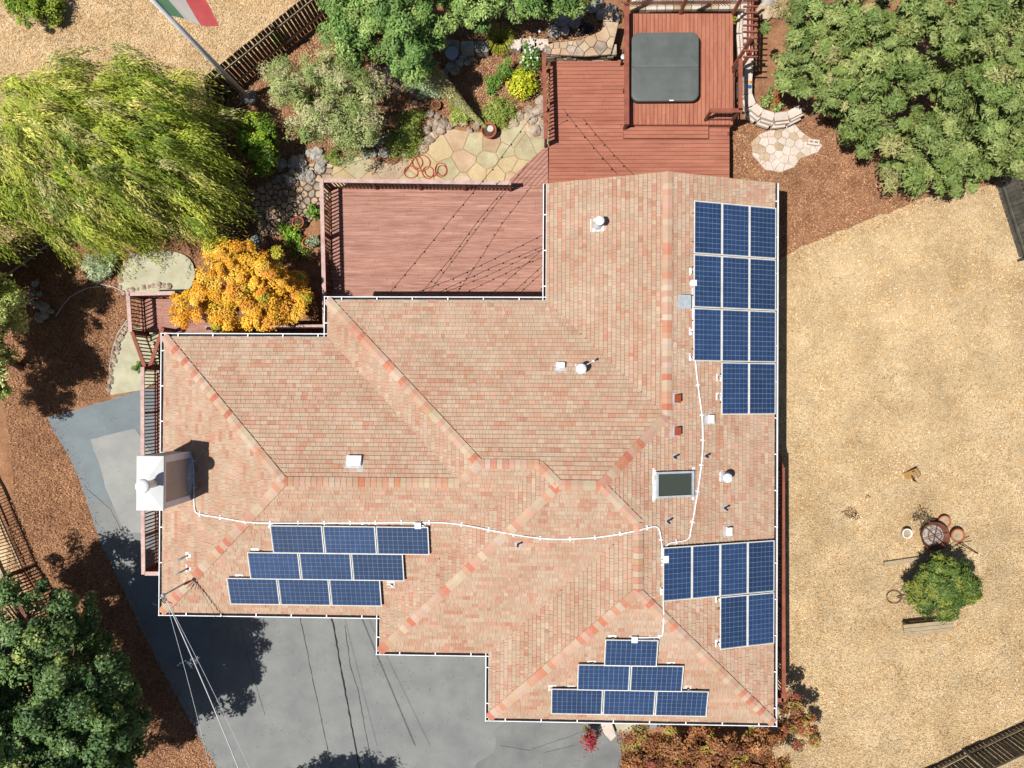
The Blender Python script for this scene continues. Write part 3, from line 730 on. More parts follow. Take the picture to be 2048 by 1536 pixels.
# main deck between the wings
p_nw = B(661, 374, DZ); p_ne = B(1096, 376, DZ)
main_poly = [(p_nw.x, p_nw.y), (XE + .3, p_nw.y), (XE + .3, N1 - .4), (p_nw.x, N1 - .4)]
deck('wide faded pink board deck tucked between the two roof wings', main_poly, DZ, 'x', m_deckL, seed=1, maxlen=2.6, skirt=m_railL)
# upper deck
ud = bz([(1101, 122), (1262, 122), (1262, 250), (1459, 250), (1459, 400), (1096, 400)], DZ)
ud[-1] = (ud[-1][0], GB - .5); ud[-2] = (ud[-2][0], GB - .5)
ud2 = [ud[0], ud[1], ud[2], ud[3], ud[4], (ud[5][0], ud[4][1])]
deck('terracotta red board deck with string lights, left of and below the hot tub deck', ud2, DZ, 'x', m_deckR, seed=2, maxlen=4.5)
# diagonal step deck
dg = bz([(1096, 288), (1096, 377), (1000, 377)], DZ - .012)
deck('triangular deck corner with diagonal boards joining the two decks', dg, DZ - .012, math.radians(47), m_deckL, seed=3, maxlen=3)
# spa deck
SZ = .78
sp = bz([(1258, 27), (1466, 27), (1466, 249), (1258, 249)], SZ)
deck('raised deck of vertical boards carrying the covered hot tub', sp, SZ, 'y', m_deckS, seed=4, maxlen=5)
stp = bz([(1247, 252), (1417, 252), (1417, 276), (1247, 276)], .64)
deck('single wide wooden step in front of the hot tub deck', stp, .64, 'x', m_deckR, seed=5, maxlen=5)
# side deck at the lower left of the garden
sd = bz([(280, 598), (430, 598), (430, 660), (660, 660), (660, 700), (327, 700), (318, 664), (280, 664)], .35)
deck('faded pink landing deck by the yellow maple', sd, .35, 'x', m_deckL, seed=6, maxlen=1.6, skirt=m_railL)
# west balcony
wb = bz([(313, 745), (400, 745), (400, 1140), (313, 1140)], .35)
wb = [(p[0] if i in (0, 3) else XA + .5, p[1]) for i, p in enumerate(wb)]
deck('narrow faded balcony along the left wall above the driveway', wb, .35, 'x', m_deckL, seed=7, maxlen=2, skirt=m_railL)
eb0 = B(1552, 905, .35); eb = [(EE - .5, B(0, 905, .35).y), (B(1556, 0, .35).x, B(0, 905, .35).y), (B(1556, 0, .35).x, B(0, 1392, .35).y), (EE - .5, B(0, 1392, .35).y)]
deck('narrow red balcony hidden under the right eave', eb, .35, 'x', m_deckR, seed=8, maxlen=2)
# railings
balV = MB().box((0, 0, -.5), (.038, .038, 1.0)); BAL = mk('baluster', balV.V, balV.F, m_bal)
postV = MB().box((0, 0, -.55), (.09, .09, 1.1)); POST = mk('post', postV.V, postV.F, m_bal)
def railing(a, b, zd, label, mat, h=.95, capw=.14, sp=.135, off=.0, posts=1.6, name='deck_railing', zb=None, balh=None, inner=0.0, ends=(0, 0), bottom=True):
    """a,b: world xy of the cap centre line; zd deck height at a; zb at b; inner: shift of balusters to the left of a->b"""
    zb = zd if zb is None else zb
    A = Vector((a[0], a[1], zd + h)); Bq = Vector((b[0], b[1], zb + h)); t = (Bq - A); L = t.length; tn = t / L; s = Vector((-tn.y, tn.x, 0))
    o = thing(name, label, 'railing', (a[0], a[1], zd))
    mb = MB(); mb.beam(A - tn * ends[0], Bq + tn * ends[1], capw, .038); mb.out('cap_rail', mat, o)
    mb = MB(); mb.beam(A + s * inner - Vector((0, 0, .07)), Bq + s * inner - Vector((0, 0, .07)), .035, .09); mb.out('top_rail', m_bal, o)
    if bottom: mb = MB(); mb.beam(A + s * inner - Vector((0, 0, h - .1)), Bq + s * inner - Vector((0, 0, h - .1)), .035, .07); mb.out('bottom_rail', m_bal, o)
    n = int(L / sp); bh = (balh or h) 
    for i in range(n + 1):
        p = A + tn * (L * i / max(n, 1)) + s * inner - Vector((0, 0, .04)); inst('baluster', BAL, o, p, (0, 0, math.atan2(tn.y, tn.x)), (1, 1, bh))
    k = max(1, int(round(L / posts)))
    for i in range(k + 1):
        p = A + tn * (.05 + (L - .1) * i / k) + s * inner - Vector((0, 0, .03)); inst('post', POST, o, p, (0, 0, math.atan2(tn.y, tn.x)), (1, 1, h + .1))
    return o
RZ = DZ + .95
def cap(px, py, z): return tuple(B(px, py, z)[:2])
railing(cap(643, 361, RZ), cap(650, 668, RZ), DZ, 'faded pink railing on the left side of the wide pink deck', m_railL, inner=.0, ends=(.07, .0))
railing(cap(648, 361, RZ), cap(1022, 366, RZ), DZ, 'faded railing along the patio side of the wide pink deck', m_railL, inner=0., ends=(0., .0))
railing(cap(1087.5, 107, RZ), cap(1092, 277, RZ), DZ, 'red railing at the left edge of the upper red deck', m_railR, ends=(.03, .03), h=.95)
railing(cap(1253, 10, SZ + .5), cap(1253.5, 247, SZ + .5), SZ, 'red railing between the upper red deck and the hot tub deck', m_railR, h=.5, capw=.17, ends=(.1, .03), sp=9)
# guard rail around corner at right of spa
railing(cap(1481, 118, SZ + .9), cap(1481, 220, SZ + .9), SZ, 'short red railing to the right of the hot tub', m_railR, h=.9, capw=.14, posts=1.8, sp=5)
railing(cap(1482, 221, SZ + .9), cap(1420, 221, SZ + .9), SZ, 'short red handrail at the lower right corner of the hot tub deck', m_railR, h=.9, capw=.14, posts=.8, sp=5, ends=(.07, .0))
railing(cap(256, 587, 1.3), cap(261, 664, 1.3), .35, 'faded railing at the left end of the landing deck', m_railL, ends=(.05, .0))
railing(cap(258, 588, 1.3), cap(350, 586, 1.3), .35, 'faded railing on the garden side of the landing deck', m_railL, sp=.14)
railing(cap(411, 656, 1.3), cap(647, 653, 1.3), .35, 'faded railing along the landing deck just above the left roof gutter', m_railL, sp=.14)
railing(cap(285, 734, 1.3), cap(285.5, 918, 1.3), .35, 'faded balcony railing above the driveway, upper stretch above the chimney', m_railL, sp=.125)
railing(cap(285.5, 1000, 1.3), cap(287, 1146, 1.3), .35, 'faded balcony railing above the driveway, lower stretch below the chimney', m_railL, sp=.125, ends=(0, .05))
railing(cap(290, 1147, 1.3), cap(330, 1147, 1.3), .35, 'short end rail closing the balcony above the driveway', m_railL, sp=.125)
railing(cap(264, 664, 1.3), cap(289, 732, .9), .35, 'sloping brown stair handrail, left one of the converging pair', m_railR, zb=-.05, capw=.13)
railing(cap(326, 655, 1.3), cap(299, 736, .9), .35, 'sloping brown stair handrail, right one of the converging pair', m_railR, zb=-.05, capw=.13)
railing(cap(1556, 904, 1.3), cap(1563, 935, 1.3), .35, 'short angled end of the red balcony railing on the right side', m_railR, sp=.13)
railing(cap(1565, 935, 1.3), cap(1567, 1400, 1.3), .35, 'long red balcony railing beside the dry lawn', m_railR, sp=.13, ends=(0, .06), capw=.15)
railing(cap(1567, 1400, 1.3), cap(1548, 1400, 1.3), .35, 'short end rail closing the red balcony at its lower end', m_railR, sp=.13)
# stairs between landing and balcony
o = thing('stairs', 'short flight of grey wooden steps between the converging handrails', 'stairs', B(295, 700, 0))
for i in range(4):
    y0 = 668 + i * 17; a = B(283 + i * 2, y0, .2 - i * .14); b = B(318, y0 + 15, .2 - i * .14); mb = MB(); mb.box(((a.x + b.x) / 2, (a.y + b.y) / 2, .2 - i * .14), (abs(b.x - a.x), abs(a.y - b.y), .04)); piece('tread', mb, m_conc, o)
# hot tub
p = B(1331, 132, SZ + .42); a = B(1264, 64, SZ + .42); b = B(1398, 201, SZ + .42); hx, hy = (b.x - a.x) / 2, (a.y - b.y) / 2; cx, cy = (a.x + b.x) / 2, (a.y + b.y) / 2
tub = thing('hot_tub', 'square hot tub under a grey folding cover on the raised deck', 'hot tub', (cx, cy, SZ))
def rrect(cx, cy, hx, hy, r, n=8, corners=(1, 1, 1, 1)):
    out = []
    for (sx, sy, a0), on in zip(((1, 1, 0), (-1, 1, PI / 2), (-1, -1, PI), (1, -1, 1.5 * PI)), corners):
        if not on: out.append((cx + sx * hx, cy + sy * hy)); continue
        for i in range(n + 1):
            a = a0 + PI / 2 * i / n; out.append((cx + sx * (hx - r) + r * math.cos(a), cy + sy * (hy - r) + r * math.sin(a)))
    return out
MB().prism(rrect(cx, cy, hx - .06, hy - .06, .22), SZ - .02, SZ + .33).out('shell', M('tub_shell', (70, 62, 58)), tub)
g = .012; hh = hy / 2
def cover(cyy, cor, zo):
    poly = rrect(cx, cyy, hx, hh - g / 2, .26, 8, cor); n = len(poly); V = []; Fc = []
    prof = [(0, SZ + .28), (0, SZ + .37), (.012, SZ + .395), (.05, SZ + .405), (.3, SZ + .425)]
    for d, z in prof:
        for q in poly:
            k = 1 - d / hx; V.append((cx + (q[0] - cx) * k, cyy + (q[1] - cyy) * (1 - d / hh), z + zo))
    for i in range(len(prof) - 1):
        for j in range(n):
            k = (j + 1) % n; Fc.append((i * n + j, i * n + k, (i + 1) * n + k, (i + 1) * n + j))
    Fc.append(tuple((len(prof) - 1) * n + j for j in range(n))); o = obj('cover_half', V, Fc, m_tub, tub)
cover(cy + hh, (1, 1, 0, 0), 0); cover(cy - hh, (0, 0, 1, 1), 0)
MB().box((cx, cy, SZ + .385), (2 * hx - .1, .05, .02)).out('fold_seam', m_tub, tub)
MB().box((cx + .22, cy - hy + .02, SZ + .40), (.15, .035, .006), ax=Matrix.Rotation(.3, 3, 'X')).out('maker_label', m_white, tub)
for yy in (.28, .0, -.3): MB().box((cx - hx - .004, cy + hy * yy + .3, SZ + .3), (.012, .04, .12)).out('strap', m_black, tub)
# posts leaning over the spa deck top, small grey lantern
for (x0, y0), lab in (((1361, 27), 'tall red post at the top edge of the hot tub deck, middle one'), ((1466, 27), 'tall red post at the top right corner of the hot tub deck'), ((1253, 16), 'tall red post at the top left corner of the hot tub deck'), ((1466, 136), 'tall red post rising right of the hot tub')):
    p = B(x0, y0, SZ); tag(MB().box((p.x, p.y, SZ + 1.1), (.1, .1, 2.3)).out('arbor_post', m_railR), lab, 'post')
p = B(1242, 130, DZ); o = thing('post_light', 'small grey post light at the top right corner of the upper red deck', 'light', p)
MB().box((p.x, p.y, DZ + .3), (.06, .06, .6)).out('stem', m_black, o); MB().lathe((p.x, p.y, DZ + .6), [(.0, .08), (.09, .06), (.09, .0), (.05, -.05)], 12).out('lamp_head', m_galv, o)
# trellis pergola at the top
o = thing('trellis', 'slatted red arbor at the top, left of the large evergreens', 'arbor', B(1508, 60, 2.2))
a = B(1497, -20, 2.4); b = B(1494, 108, 2.4); c = B(1506, 108, 2.4); 
for px in (1498, 1505): MB().beam(B(px, -20, 2.35), B(px - 3, 108, 2.35), .05, .14).out('beam', m_railR, o)
for i in range(11):
    y = -12 + i * 12.6; mb = MB(); mb.beam(B(1487 - i * .1, y, 2.45), B(1516 - i * .1, y, 2.45), .045, .08); piece('slat', mb, m_railR, o)
for px, py in ((1502, 104),):
    q = B(px, py, 2.3); MB().box((q.x, q.y, .9), (.1, .1, 2.8)).out('post', m_railR, o)

# ------------------------------------------------------------------ fences
def fence(a, b, label, h=1.8, bw=.15, gap=.02, mat=None, rails=(.35, 1.5), side=1, railw=.09, mat_rail=None, posts=2.4, base=None, toprail=False, name='fence'):
    mat = mat or m_fence; mat_rail = mat_rail or m_frail
    a = Vector((a[0], a[1], 0)); b = Vector((b[0], b[1], 0)); L = (b - a).length; t = (b - a) / L; s = Vector((-t.y, t.x, 0)) * side
    o = thing(name, label, 'fence', (a.x, a.y, gz(a.x, a.y)))
    me = mk('board', *(lambda m: (m.V, m.F))(MB().box((0, 0, h / 2), (bw - gap, .022, h))), mat)
    n = int(L / bw); ang = math.atan2(t.y, t.x)
    for i in range(n):
        p = a + t * (i + .5) * bw; p.z = gz(p.x, p.y) + random.uniform(-.01, .02); inst('board', me, o, p, (0, random.uniform(-.01, .01), ang))
    for hz in rails:
        p = a + s * .04; q = b + s * .04; p.z = gz(p.x, p.y) + hz; q.z = gz(q.x, q.y) + hz; mb = MB().beam(p, q, .05, railw); mb.out('rail', mat_rail, o)
    if toprail:
        p = a.copy(); q = b.copy(); p.z = gz(p.x, p.y) + h + .03; q.z = gz(q.x, q.y) + h + .03; MB().beam(p, q, .14, .035).out('cap_rail', mat_rail, o)
    k = int(L / posts)
    for i in range(k + 1):
        p = a + t * (L * i / max(k, 1)) + s * .07; z = gz(p.x, p.y); mb = MB().box((p.x, p.y, z + h / 2), (.09, .09, h), rz=ang); piece('post', mb, mat, o)
def g2(px, py, dz=0): return tuple(G(px, py, dz)[:2])
fence(g2(452, 196), g2(700, -2), 'dark board fence with a pale rail running up to the top edge', side=-1, rails=(.45, 1.45), gap=.028, bw=.16)
fence(g2(452, 196), g2(478, 520), 'dark board fence going down from the corner beside the willow', side=1, rails=(.45, 1.45), gap=.028, bw=.16)
fence(g2(125, 478), g2(-20, 585), 'dark board fence under the lower left of the willow', side=1, gap=.005)
fence(g2(-28, 965), g2(48, 1140), 'open picket fence at the left edge above the big tree', h=1.15, bw=.14, gap=.105, side=1, rails=(.12, 1.05), mat=m_bal, mat_rail=m_frail, toprail=True)
fence(g2(48, 1140), g2(240, 1455), 'picket fence running on below the big dark tree', h=1.15, bw=.14, gap=.08, side=1, rails=(.12, 1.05), mat=m_bal, mat_rail=m_bal, toprail=True)
fence(g2(1983, 342), g2(2040, 520), 'grey board fence at the right edge below the evergreens', h=1.75, bw=.17, gap=.012, side=-1, rails=(.4, 1.4), mat=m_fenceg, mat_rail=m_fenceg)
fence(g2(1830, 1550), g2(1927, 1501), 'weathered board fence in the lower right corner, left stretch', h=1.7, bw=.15, gap=.02, side=1, mat=m_fenceg)
fence(g2(1927, 1501), g2(2130, 1406), 'weathered board fence in the lower right corner, right stretch', h=1.5, bw=.15, gap=.02, side=1, mat=m_fenceg)

# ------------------------------------------------------------------ stones
def voronoi(poly, n, seed, sx=1., sy=1., it=3):
    r = np.random.default_rng(seed); xs = [p[0] for p in poly]; ys = [p[1] for p in poly]; pts = []
    while len(pts) < n:
        p = (r.uniform(min(xs), max(xs)), r.uniform(min(ys), max(ys)))
        if inside(p, poly): pts.append(p)
    pts = np.array(pts)
    for k in range(it + 1):
        cells = []
        for i in range(n):
            c = [(min(xs) - 1, min(ys) - 1), (max(xs) + 1, min(ys) - 1), (max(xs) + 1, max(ys) + 1), (min(xs) - 1, max(ys) + 1)]
            d = ((pts - pts[i]) ** 2).sum(1); od = np.argsort(d)[1:16]
            for j in od:
                m = (pts[i] + pts[j]) / 2; nv = pts[j] - pts[i]; tv = (-nv[1], nv[0]); Bg = 60
                nn = math.hypot(*nv); nv = nv / nn; tv = (-nv[1], nv[0])
                half = [(m[0] - tv[0] * -Bg, m[1] - tv[1] * -Bg), (m[0] - tv[0] * -Bg - nv[0] * Bg, m[1] - tv[1] * -Bg - nv[1] * Bg), (m[0] + tv[0] * -Bg - nv[0] * Bg, m[1] + tv[1] * -Bg - nv[1] * Bg), (m[0] + tv[0] * -Bg, m[1] + tv[1] * -Bg)]
                if area(half) < 0: half = half[::-1]
                c = clip(c, half)
                if not c: break
            cells.append(c)
        if k < it:
            for i, c in enumerate(cells):
                if c: pts[i] = (sum(p[0] for p in c) / len(c), sum(p[1] for p in c) / len(c)) if inside((sum(p[0] for p in c) / len(c), sum(p[1] for p in c) / len(c)), poly) else pts[i]
    out = []
    for c in cells:
        if c:
            if area(c) < 0: c = c[::-1]
            q = clip(poly, c)
            if q and abs(area(q)) > .004: out.append(q)
    return out
def shrink(c, g):
    n = len(c); cx = sum(p[0] for p in c) / n; cy = sum(p[1] for p in c) / n; out = []
    for p in c:
        l = math.hypot(p[0] - cx, p[1] - cy); k = max(.3, 1 - g / max(l, .01)); out.append((cx + (p[0] - cx) * k, cy + (p[1] - cy) * k))
    return out
def paving(name, label, poly, n, seed, mats, th=.03, gap=.02, base=m_mortar, kind='structure', zoff=.0, bed=True):
    if area(poly) < 0: poly = poly[::-1]
    if bed: s = sheet(name, poly, .012 + zoff, base)
    else: s = thing(name, label, 'paving', (poly[0][0], poly[0][1], gz(*poly[0])))
    s['label'] = label; r = random.Random(seed)
    for c in voronoi(poly, n, seed):
        c = shrink(c, gap); c = smoothpoly(c, 1) if gap > .015 else c; x = sum(p[0] for p in c) / len(c); y = sum(p[1] for p in c) / len(c); z = gz(x, y) + zoff
        mb = MB().prism(c, z - .05, z + th + r.uniform(-.006, .008), .02); piece('stone', mb, r.choice(mats), s)
    return s
patio = gp([(655, 372), (668, 330), (700, 312), (740, 318), (790, 330), (850, 292), (868, 260), (905, 258), (950, 265), (1000, 262), (1030, 232), (1075, 222), (1098, 265), (1098, 300), (1010, 385), (655, 385)])
paving('flagstone_patio', 'tan flagstone patio between the garden beds and the pink deck', patio, 30, 3, [m_flag, m_flag, m_flag, m_flagp, m_flaggr, m_stone], th=.03, gap=.015)
path = gp([(500, 385), (560, 350), (640, 322), (668, 330), (662, 400), (640, 420), (600, 470), (520, 470)])
paving('cobble_path', 'shaded cobble path left of the pink deck', path, 110, 5, [m_rock, m_stone, m_stone], th=.05, gap=.025, base=m_soil)
pad = gp([(238, 545), (262, 512), (310, 500), (372, 506), (395, 540), (380, 590), (300, 588), (240, 584)], 2)
sheet('concrete_landing', pad, .05, m_conc)
pad2 = gp([(222, 790), (225, 740), (240, 690), (262, 655), (320, 660), (320, 760), (285, 780)])
sheet('concrete_path', pad2, .05, m_conc)
# rocks: five base meshes
def rockmesh(seed, mat):
    r = random.Random(seed); V = []; Fc = []; n1, n2 = 7, 10
    V.append((0, 0, .5)); 
    for i in range(1, n1):
        th = PI * i / n1
        for j in range(n2):
            ph = 2 * PI * j / n2; k = r.uniform(.38, .56)
            V.append((math.sin(th) * math.cos(ph) * k, math.sin(th) * math.sin(ph) * k, math.cos(th) * k * .85))
    V.append((0, 0, -.4)); 
    for j in range(n2): Fc.append((0, 1 + j, 1 + (j + 1) % n2)); Fc.append((len(V) - 1, 1 + (n1 - 2) * n2 + (j + 1) % n2, 1 + (n1 - 2) * n2 + j))
    for i in range(n1 - 2):
        for j in range(n2): Fc.append((1 + i * n2 + j, 1 + (i + 1) * n2 + j, 1 + (i + 1) * n2 + (j + 1) % n2, 1 + i * n2 + (j + 1) % n2))
    return mk('stone', V, Fc, mat, False)
ROCK = [rockmesh(i, m_rock) for i in range(3)] + [rockmesh(9, m_stone)]; ROCKG = [rockmesh(20 + i, m_rockg) for i in range(3)]
def rocks(label, spots, meshes=ROCK, sc=(.22, .4), seed=1, name='rock_border', flat=.75, dz=0.):
    """spots: photo points"""
    r = random.Random(seed); c = G(*spots[0]); o = thing(name, label, 'rocks', c)
    for x, y in spots:
        p = G(x + r.uniform(-2, 2), y + r.uniform(-2, 2)); s = r.uniform(*sc)
        inst('stone', r.choice(meshes), o, Vector((p.x, p.y, p.z + s * .18 + dz)), (r.uniform(-.2, .2), r.uniform(-.2, .2), r.uniform(0, 6)), (s * r.uniform(.85, 1.25), s, s * flat))
def along(L, n): 
    out = []; P = [Vector(p) for p in L]; D = [0]
    for a, b in zip(P, P[1:]): D.append(D[-1] + (b - a).length)
    for i in range(n):
        d = D[-1] * i / max(1, n - 1)
        for k in range(len(P) - 1):
            if d <= D[k + 1] + 1e-6: out.append(tuple(P[k] + (P[k + 1] - P[k]) * ((d - D[k]) / (D[k + 1] - D[k])))); break
    return out
def scatter(L, n, seed):
    r = random.Random(seed); out = []; xs = [p[0] for p in L]; ys = [p[1] for p in L]
    while len(out) < n:
        p = (r.uniform(min(xs), max(xs)), r.uniform(min(ys), max(ys)))
        if inside(p, L) and all((p[0] - q[0]) ** 2 + (p[1] - q[1]) ** 2 > 90 for q in out): out.append(p)
    return out
rocks('pile of rounded tan rocks at the bend of the patio, above the red hose', [(860, 246), (876, 235), (888, 247), (872, 258), (885, 262), (854, 262), (868, 272), (852, 285), (862, 280), (848, 297), (876, 250), (898, 255), (858, 232)], sc=(.26, .4), seed=2)
rocks('row of tan rocks between the potted cypress and the garden bed', along([(905, 250), (945, 235), (960, 250), (940, 262)], 7) + [(918, 232), (928, 248)], sc=(.2, .36), seed=3)
rocks('tan boulders beside the red railing above the patio', [(1040, 235), (1062, 240), (1078, 222), (1085, 245), (1072, 262), (1090, 268), (1084, 205), (1055, 255), (1030, 245), (1060, 220)], sc=(.3, .55), seed=4, flat=.45)
rocks('heap of grey garden rocks in shade below the citrus tree', scatter([(560, 330), (640, 300), (660, 320), (650, 350), (600, 372), (555, 365)], 16, 5), ROCKG, sc=(.25, .5), seed=5)
rocks('dark rocks under the grey green olive, along the patio edge', scatter([(690, 290), (790, 270), (840, 300), (780, 322), (700, 312)], 16, 6), ROCKG, sc=(.2, .4), seed=6)
rocks('mixed rocks in the bed right of the olive tree', scatter([(740, 130), (800, 150), (850, 190), (820, 215), (770, 180), (740, 160)], 20, 7), sc=(.18, .38), seed=7)
rocks('small rocks edging the rounded concrete landing', along([(243, 572), (240, 545), (262, 512), (300, 500)], 11) + along([(248, 586), (290, 574), (340, 572)], 10), sc=(.18, .3), seed=8)
rocks('small rocks edging the curved path by the stairs', along([(256, 650), (238, 690), (226, 735), (220, 780)], 17), sc=(.15, .26), seed=9)
rocks('grey stones beneath the left shrubs in deep shade', scatter([(60, 560), (100, 570), (110, 640), (90, 650), (60, 620)], 9, 11), ROCKG, sc=(.25, .45), seed=10)
rocks('dark rocks round the plate in the shaded garden bed', [(925, 115), (935, 125), (918, 128), (905, 135), (945, 118), (890, 145), (912, 142)], ROCKG, sc=(.25, .4), seed=12)
rocks('pale boulders beside the slatted arbor', [(1535, 8), (1532, 30), (1548, 25), (1527, 22)], [ROCKG[0], ROCK[3]], sc=(.5, .65), seed=13, flat=.6)
# big slabs behind grass
o = thing('retaining_wall', 'row of large squared grey stone blocks in the shade of the top evergreens', 'retaining wall', G(930, 105))
for i, (x, y) in enumerate([(908, 103), (937, 104), (965, 104)]):
    p = G(x, y); mb = MB().prism(rrect(p.x, p.y, .25, .2, .06), p.z - .05, p.z + .45, .03); piece('stone', mb, m_rockg, o)
for i, (x, y) in enumerate([(1028, 98), (1060, 96), (1082, 97)]):
    p = G(x, y); mb = MB().prism(rrect(p.x, p.y, .27, .17, .05), p.z - .05, p.z + .4, .03); piece('stone', mb, m_block, o)
# stacked stone planter wall with cap stones
wl = thing('stone_planter_wall', 'stacked tan stone planter wall with flat capstones left of the hot tub', 'stone wall', G(1160, 110))
capp = [tuple(B(x, y, .75)[:2]) for x, y in [(1090, 90), (1110, 84), (1160, 80), (1200, 62), (1213, 42), (1238, 44), (1232, 70), (1222, 108), (1170, 112), (1092, 108)]]
for c in voronoi(capp if area(capp) > 0 else capp[::-1], 19, 8):
    c = shrink(c, .012); mb = MB().prism(c, .66, .75 + random.uniform(-.015, .015), .02); piece('capstone', mb, random.choice([m_stone, m_flagp, m_stone, m_rock]), wl)
r = random.Random(4)
a0 = B(1092, 113, .45); b0 = B(1220, 113, .45)
for row in range(4):
    x = a0.x - r.uniform(0, .2)
    while x < b0.x:
        l = r.uniform(.22, .5); hgt = .15; z = row * hgt + .1; mb = MB(); mb.box((x + l / 2, a0.y + .16 - row * .0, z), (l - .03, .34 + r.uniform(0, .1), hgt - .02)); piece('stone', mb, r.choice([m_stone, m_rock]), wl); x += l
for row in range(4):
    y = a0.y
    while y < a0.y + 1.2:
        l = r.uniform(.22, .45); mb = MB(); mb.box((b0.x - .1, y + l / 2, row * .15 + .1), (.3 + r.uniform(0, .08), l - .03, .13)); piece('stone', mb, m_stone, wl); y += l
# pond hollow and rocks at top
rocks('grey boulders round the dark pond at the top', [(1120, 50), (1135, 38), (1150, 45), (1130, 62), (1205, 30), (1195, 12), (1180, 20), (1160, 28), (1110, 65), (1218, 20), (1225, 35)], ROCKG, sc=(.35, .6), seed=15, flat=.7)
o = sheet('pond_water', smoothpoly([tuple(G(x, y)[:2]) for x, y in [(1128, 62), (1150, 48), (1185, 45), (1190, 62), (1160, 75), (1135, 74)]], 2), .03, M('pond', (20, 26, 28), (10, 14, 16), rough=.1))
# rear wall of stacked stone behind spa deck
wl = thing('stone_back_wall', 'stacked pale stone wall behind the hot tub at the top edge', 'stone wall', B(1380, 5, .5))
for row in range(4):
    a = B(1262, 22, .3); x = a.x - r.uniform(0, .2); xe = B(1490, 22, .3).x
    while x < xe:
        l = r.uniform(.2, .42); mb = MB(); mb.box((x + l / 2, a.y + .14 + row * .17, .2 + row * .24), (l - .03, .2, .22)); piece('stone', mb, r.choice([m_block, m_stone]), wl); x += l
o = thing('lattice', 'dark diamond lattice panel over the stone wall behind the hot tub', 'lattice', B(1380, 5, 1.5))
la = B(1262, 0, 1.6); lb = B(1470, 0, 1.6)
mb = MB(); n = 34
for i in range(n):
    x = la.x + (lb.x - la.x) * i / n
    for s in (-1, 1): mb.beam((x, la.y + .05 * s, 1.25), (x + s * .35, la.y + .05 * s, 1.6), .02, .01)
mb.out('lattice_strips', m_bal, o)
# block wall right of the spa deck
bw = thing('block_wall', 'curved retaining wall of pale concrete blocks right of the hot tub deck', 'retaining wall', G(1500, 200))
L = [(1497, 10), (1492, 60), (1497, 115), (1496, 140), (1494, 165), (1494, 190), (1503, 213), (1521, 228), (1546, 236), (1574, 233), (1600, 220)]
P = [B(x, y, .12) for x, y in L]
P = [P[0]] + P[1:]
Q = []
for a, b in zip(P, P[1:]):
    k = max(1, round((b - a).length / .44)); Q += [a + (b - a) * i / k for i in range(k)]
Q.append(P[-1])
for lv in range(3):
    for i in range(len(Q) - 1):
        a, b = Q[i].copy(), Q[i + 1].copy(); t = (b - a).normalized(); nrm = Vector((t.y, -t.x, 0)); sh = (2 - lv) * .07
        z = .03 - (2 - lv) * .17; a2_ = a + t * (.02 if lv != 1 else .1); b2_ = b - t * (.0 if lv != 1 else -.08)
        off = nrm * sh; mb = MB(); mb.beam(a2_ + off + Vector((0, 0, z)), b2_ + off + Vector((0, 0, z)), .3, .155); piece('block', mb, m_block, bw)
# pavers heap
pv = gp([(1502, 285), (1520, 268), (1585, 245), (1600, 262), (1625, 280), (1645, 290), (1635, 305), (1600, 318), (1588, 335), (1560, 345), (1530, 340), (1505, 310)])
s = paving('stepping_stones', 'fan of pale irregular paving stones on the mulch right of the deck', pv, 44, 12, [m_block, m_block, m_block, m_stone], th=.05, gap=.009, base=m_block)
p = G(1624, 287); o = thing('cinder_block', 'single hollow concrete block with two holes at the right end of the pale stones', 'concrete block', p)
R_ = Matrix.Rotation(-.15, 3, 'Z'); mb = MB(); mb.box(p + Vector((0, 0, .1)), (.42, .2, .16), ax=R_); mb.out('block', m_block, o)
for s_ in (-.09, .09): MB().box(p + R_ @ Vector((s_, 0, .183)), (.13, .07, .006), ax=R_).out('hollow', m_rock, o)

# ------------------------------------------------------------------ foliage
def leafmesh(name, pos, nrm, tan, l, wd, cols, parent, mat=m_leaf, wl=None):
    """pos Nx3 world, unit normals, tangents, half sizes"""
    n = len(pos); bt = np.cross(nrm, tan); bt /= np.linalg.norm(bt, axis=1, keepdims=True) + 1e-9
    l = np.broadcast_to(l, n)[:, None]; wd = np.broadcast_to(wd, n)[:, None]
    c0 = np.array(WL[parent] if parent is not None else (wl or (0, 0, 0)))
    p = pos - c0; bend = nrm * l * .25
    V = np.empty((n, 4, 3)); V[:, 0] = p - tan * l - bend; V[:, 1] = p + bt * wd + tan * l * .1; V[:, 2] = p + tan * l - bend; V[:, 3] = p - bt * wd + tan * l * .1
    me = bpy.data.meshes.new(name); me.vertices.add(4 * n); me.vertices.foreach_set('co', V.ravel().astype(np.float32))
    me.loops.add(4 * n); me.loops.foreach_set('vertex_index', np.arange(4 * n, dtype=np.int32))
    me.polygons.add(n); me.polygons.foreach_set('loop_start', np.arange(0, 4 * n, 4, dtype=np.int32))
    try: me.polygons.foreach_set('loop_total', np.full(n, 4, dtype=np.int32))
    except Exception: pass
    a = me.color_attributes.new('Col', 'FLOAT_COLOR', 'POINT')
    cc = np.ones((n, 4, 4), dtype=np.float32); cc[:, :, :3] = cols[:, None, :]; a.data.foreach_set('color', cc.ravel())
    me.materials.append(mat); me.update(calc_edges=True); me.validate()
    o = bpy.data.objects.new(name, me); link(o, parent, None if parent is not None else (wl or (0, 0, 0))); return o
VN = np.random.default_rng(77).random((128, 128))
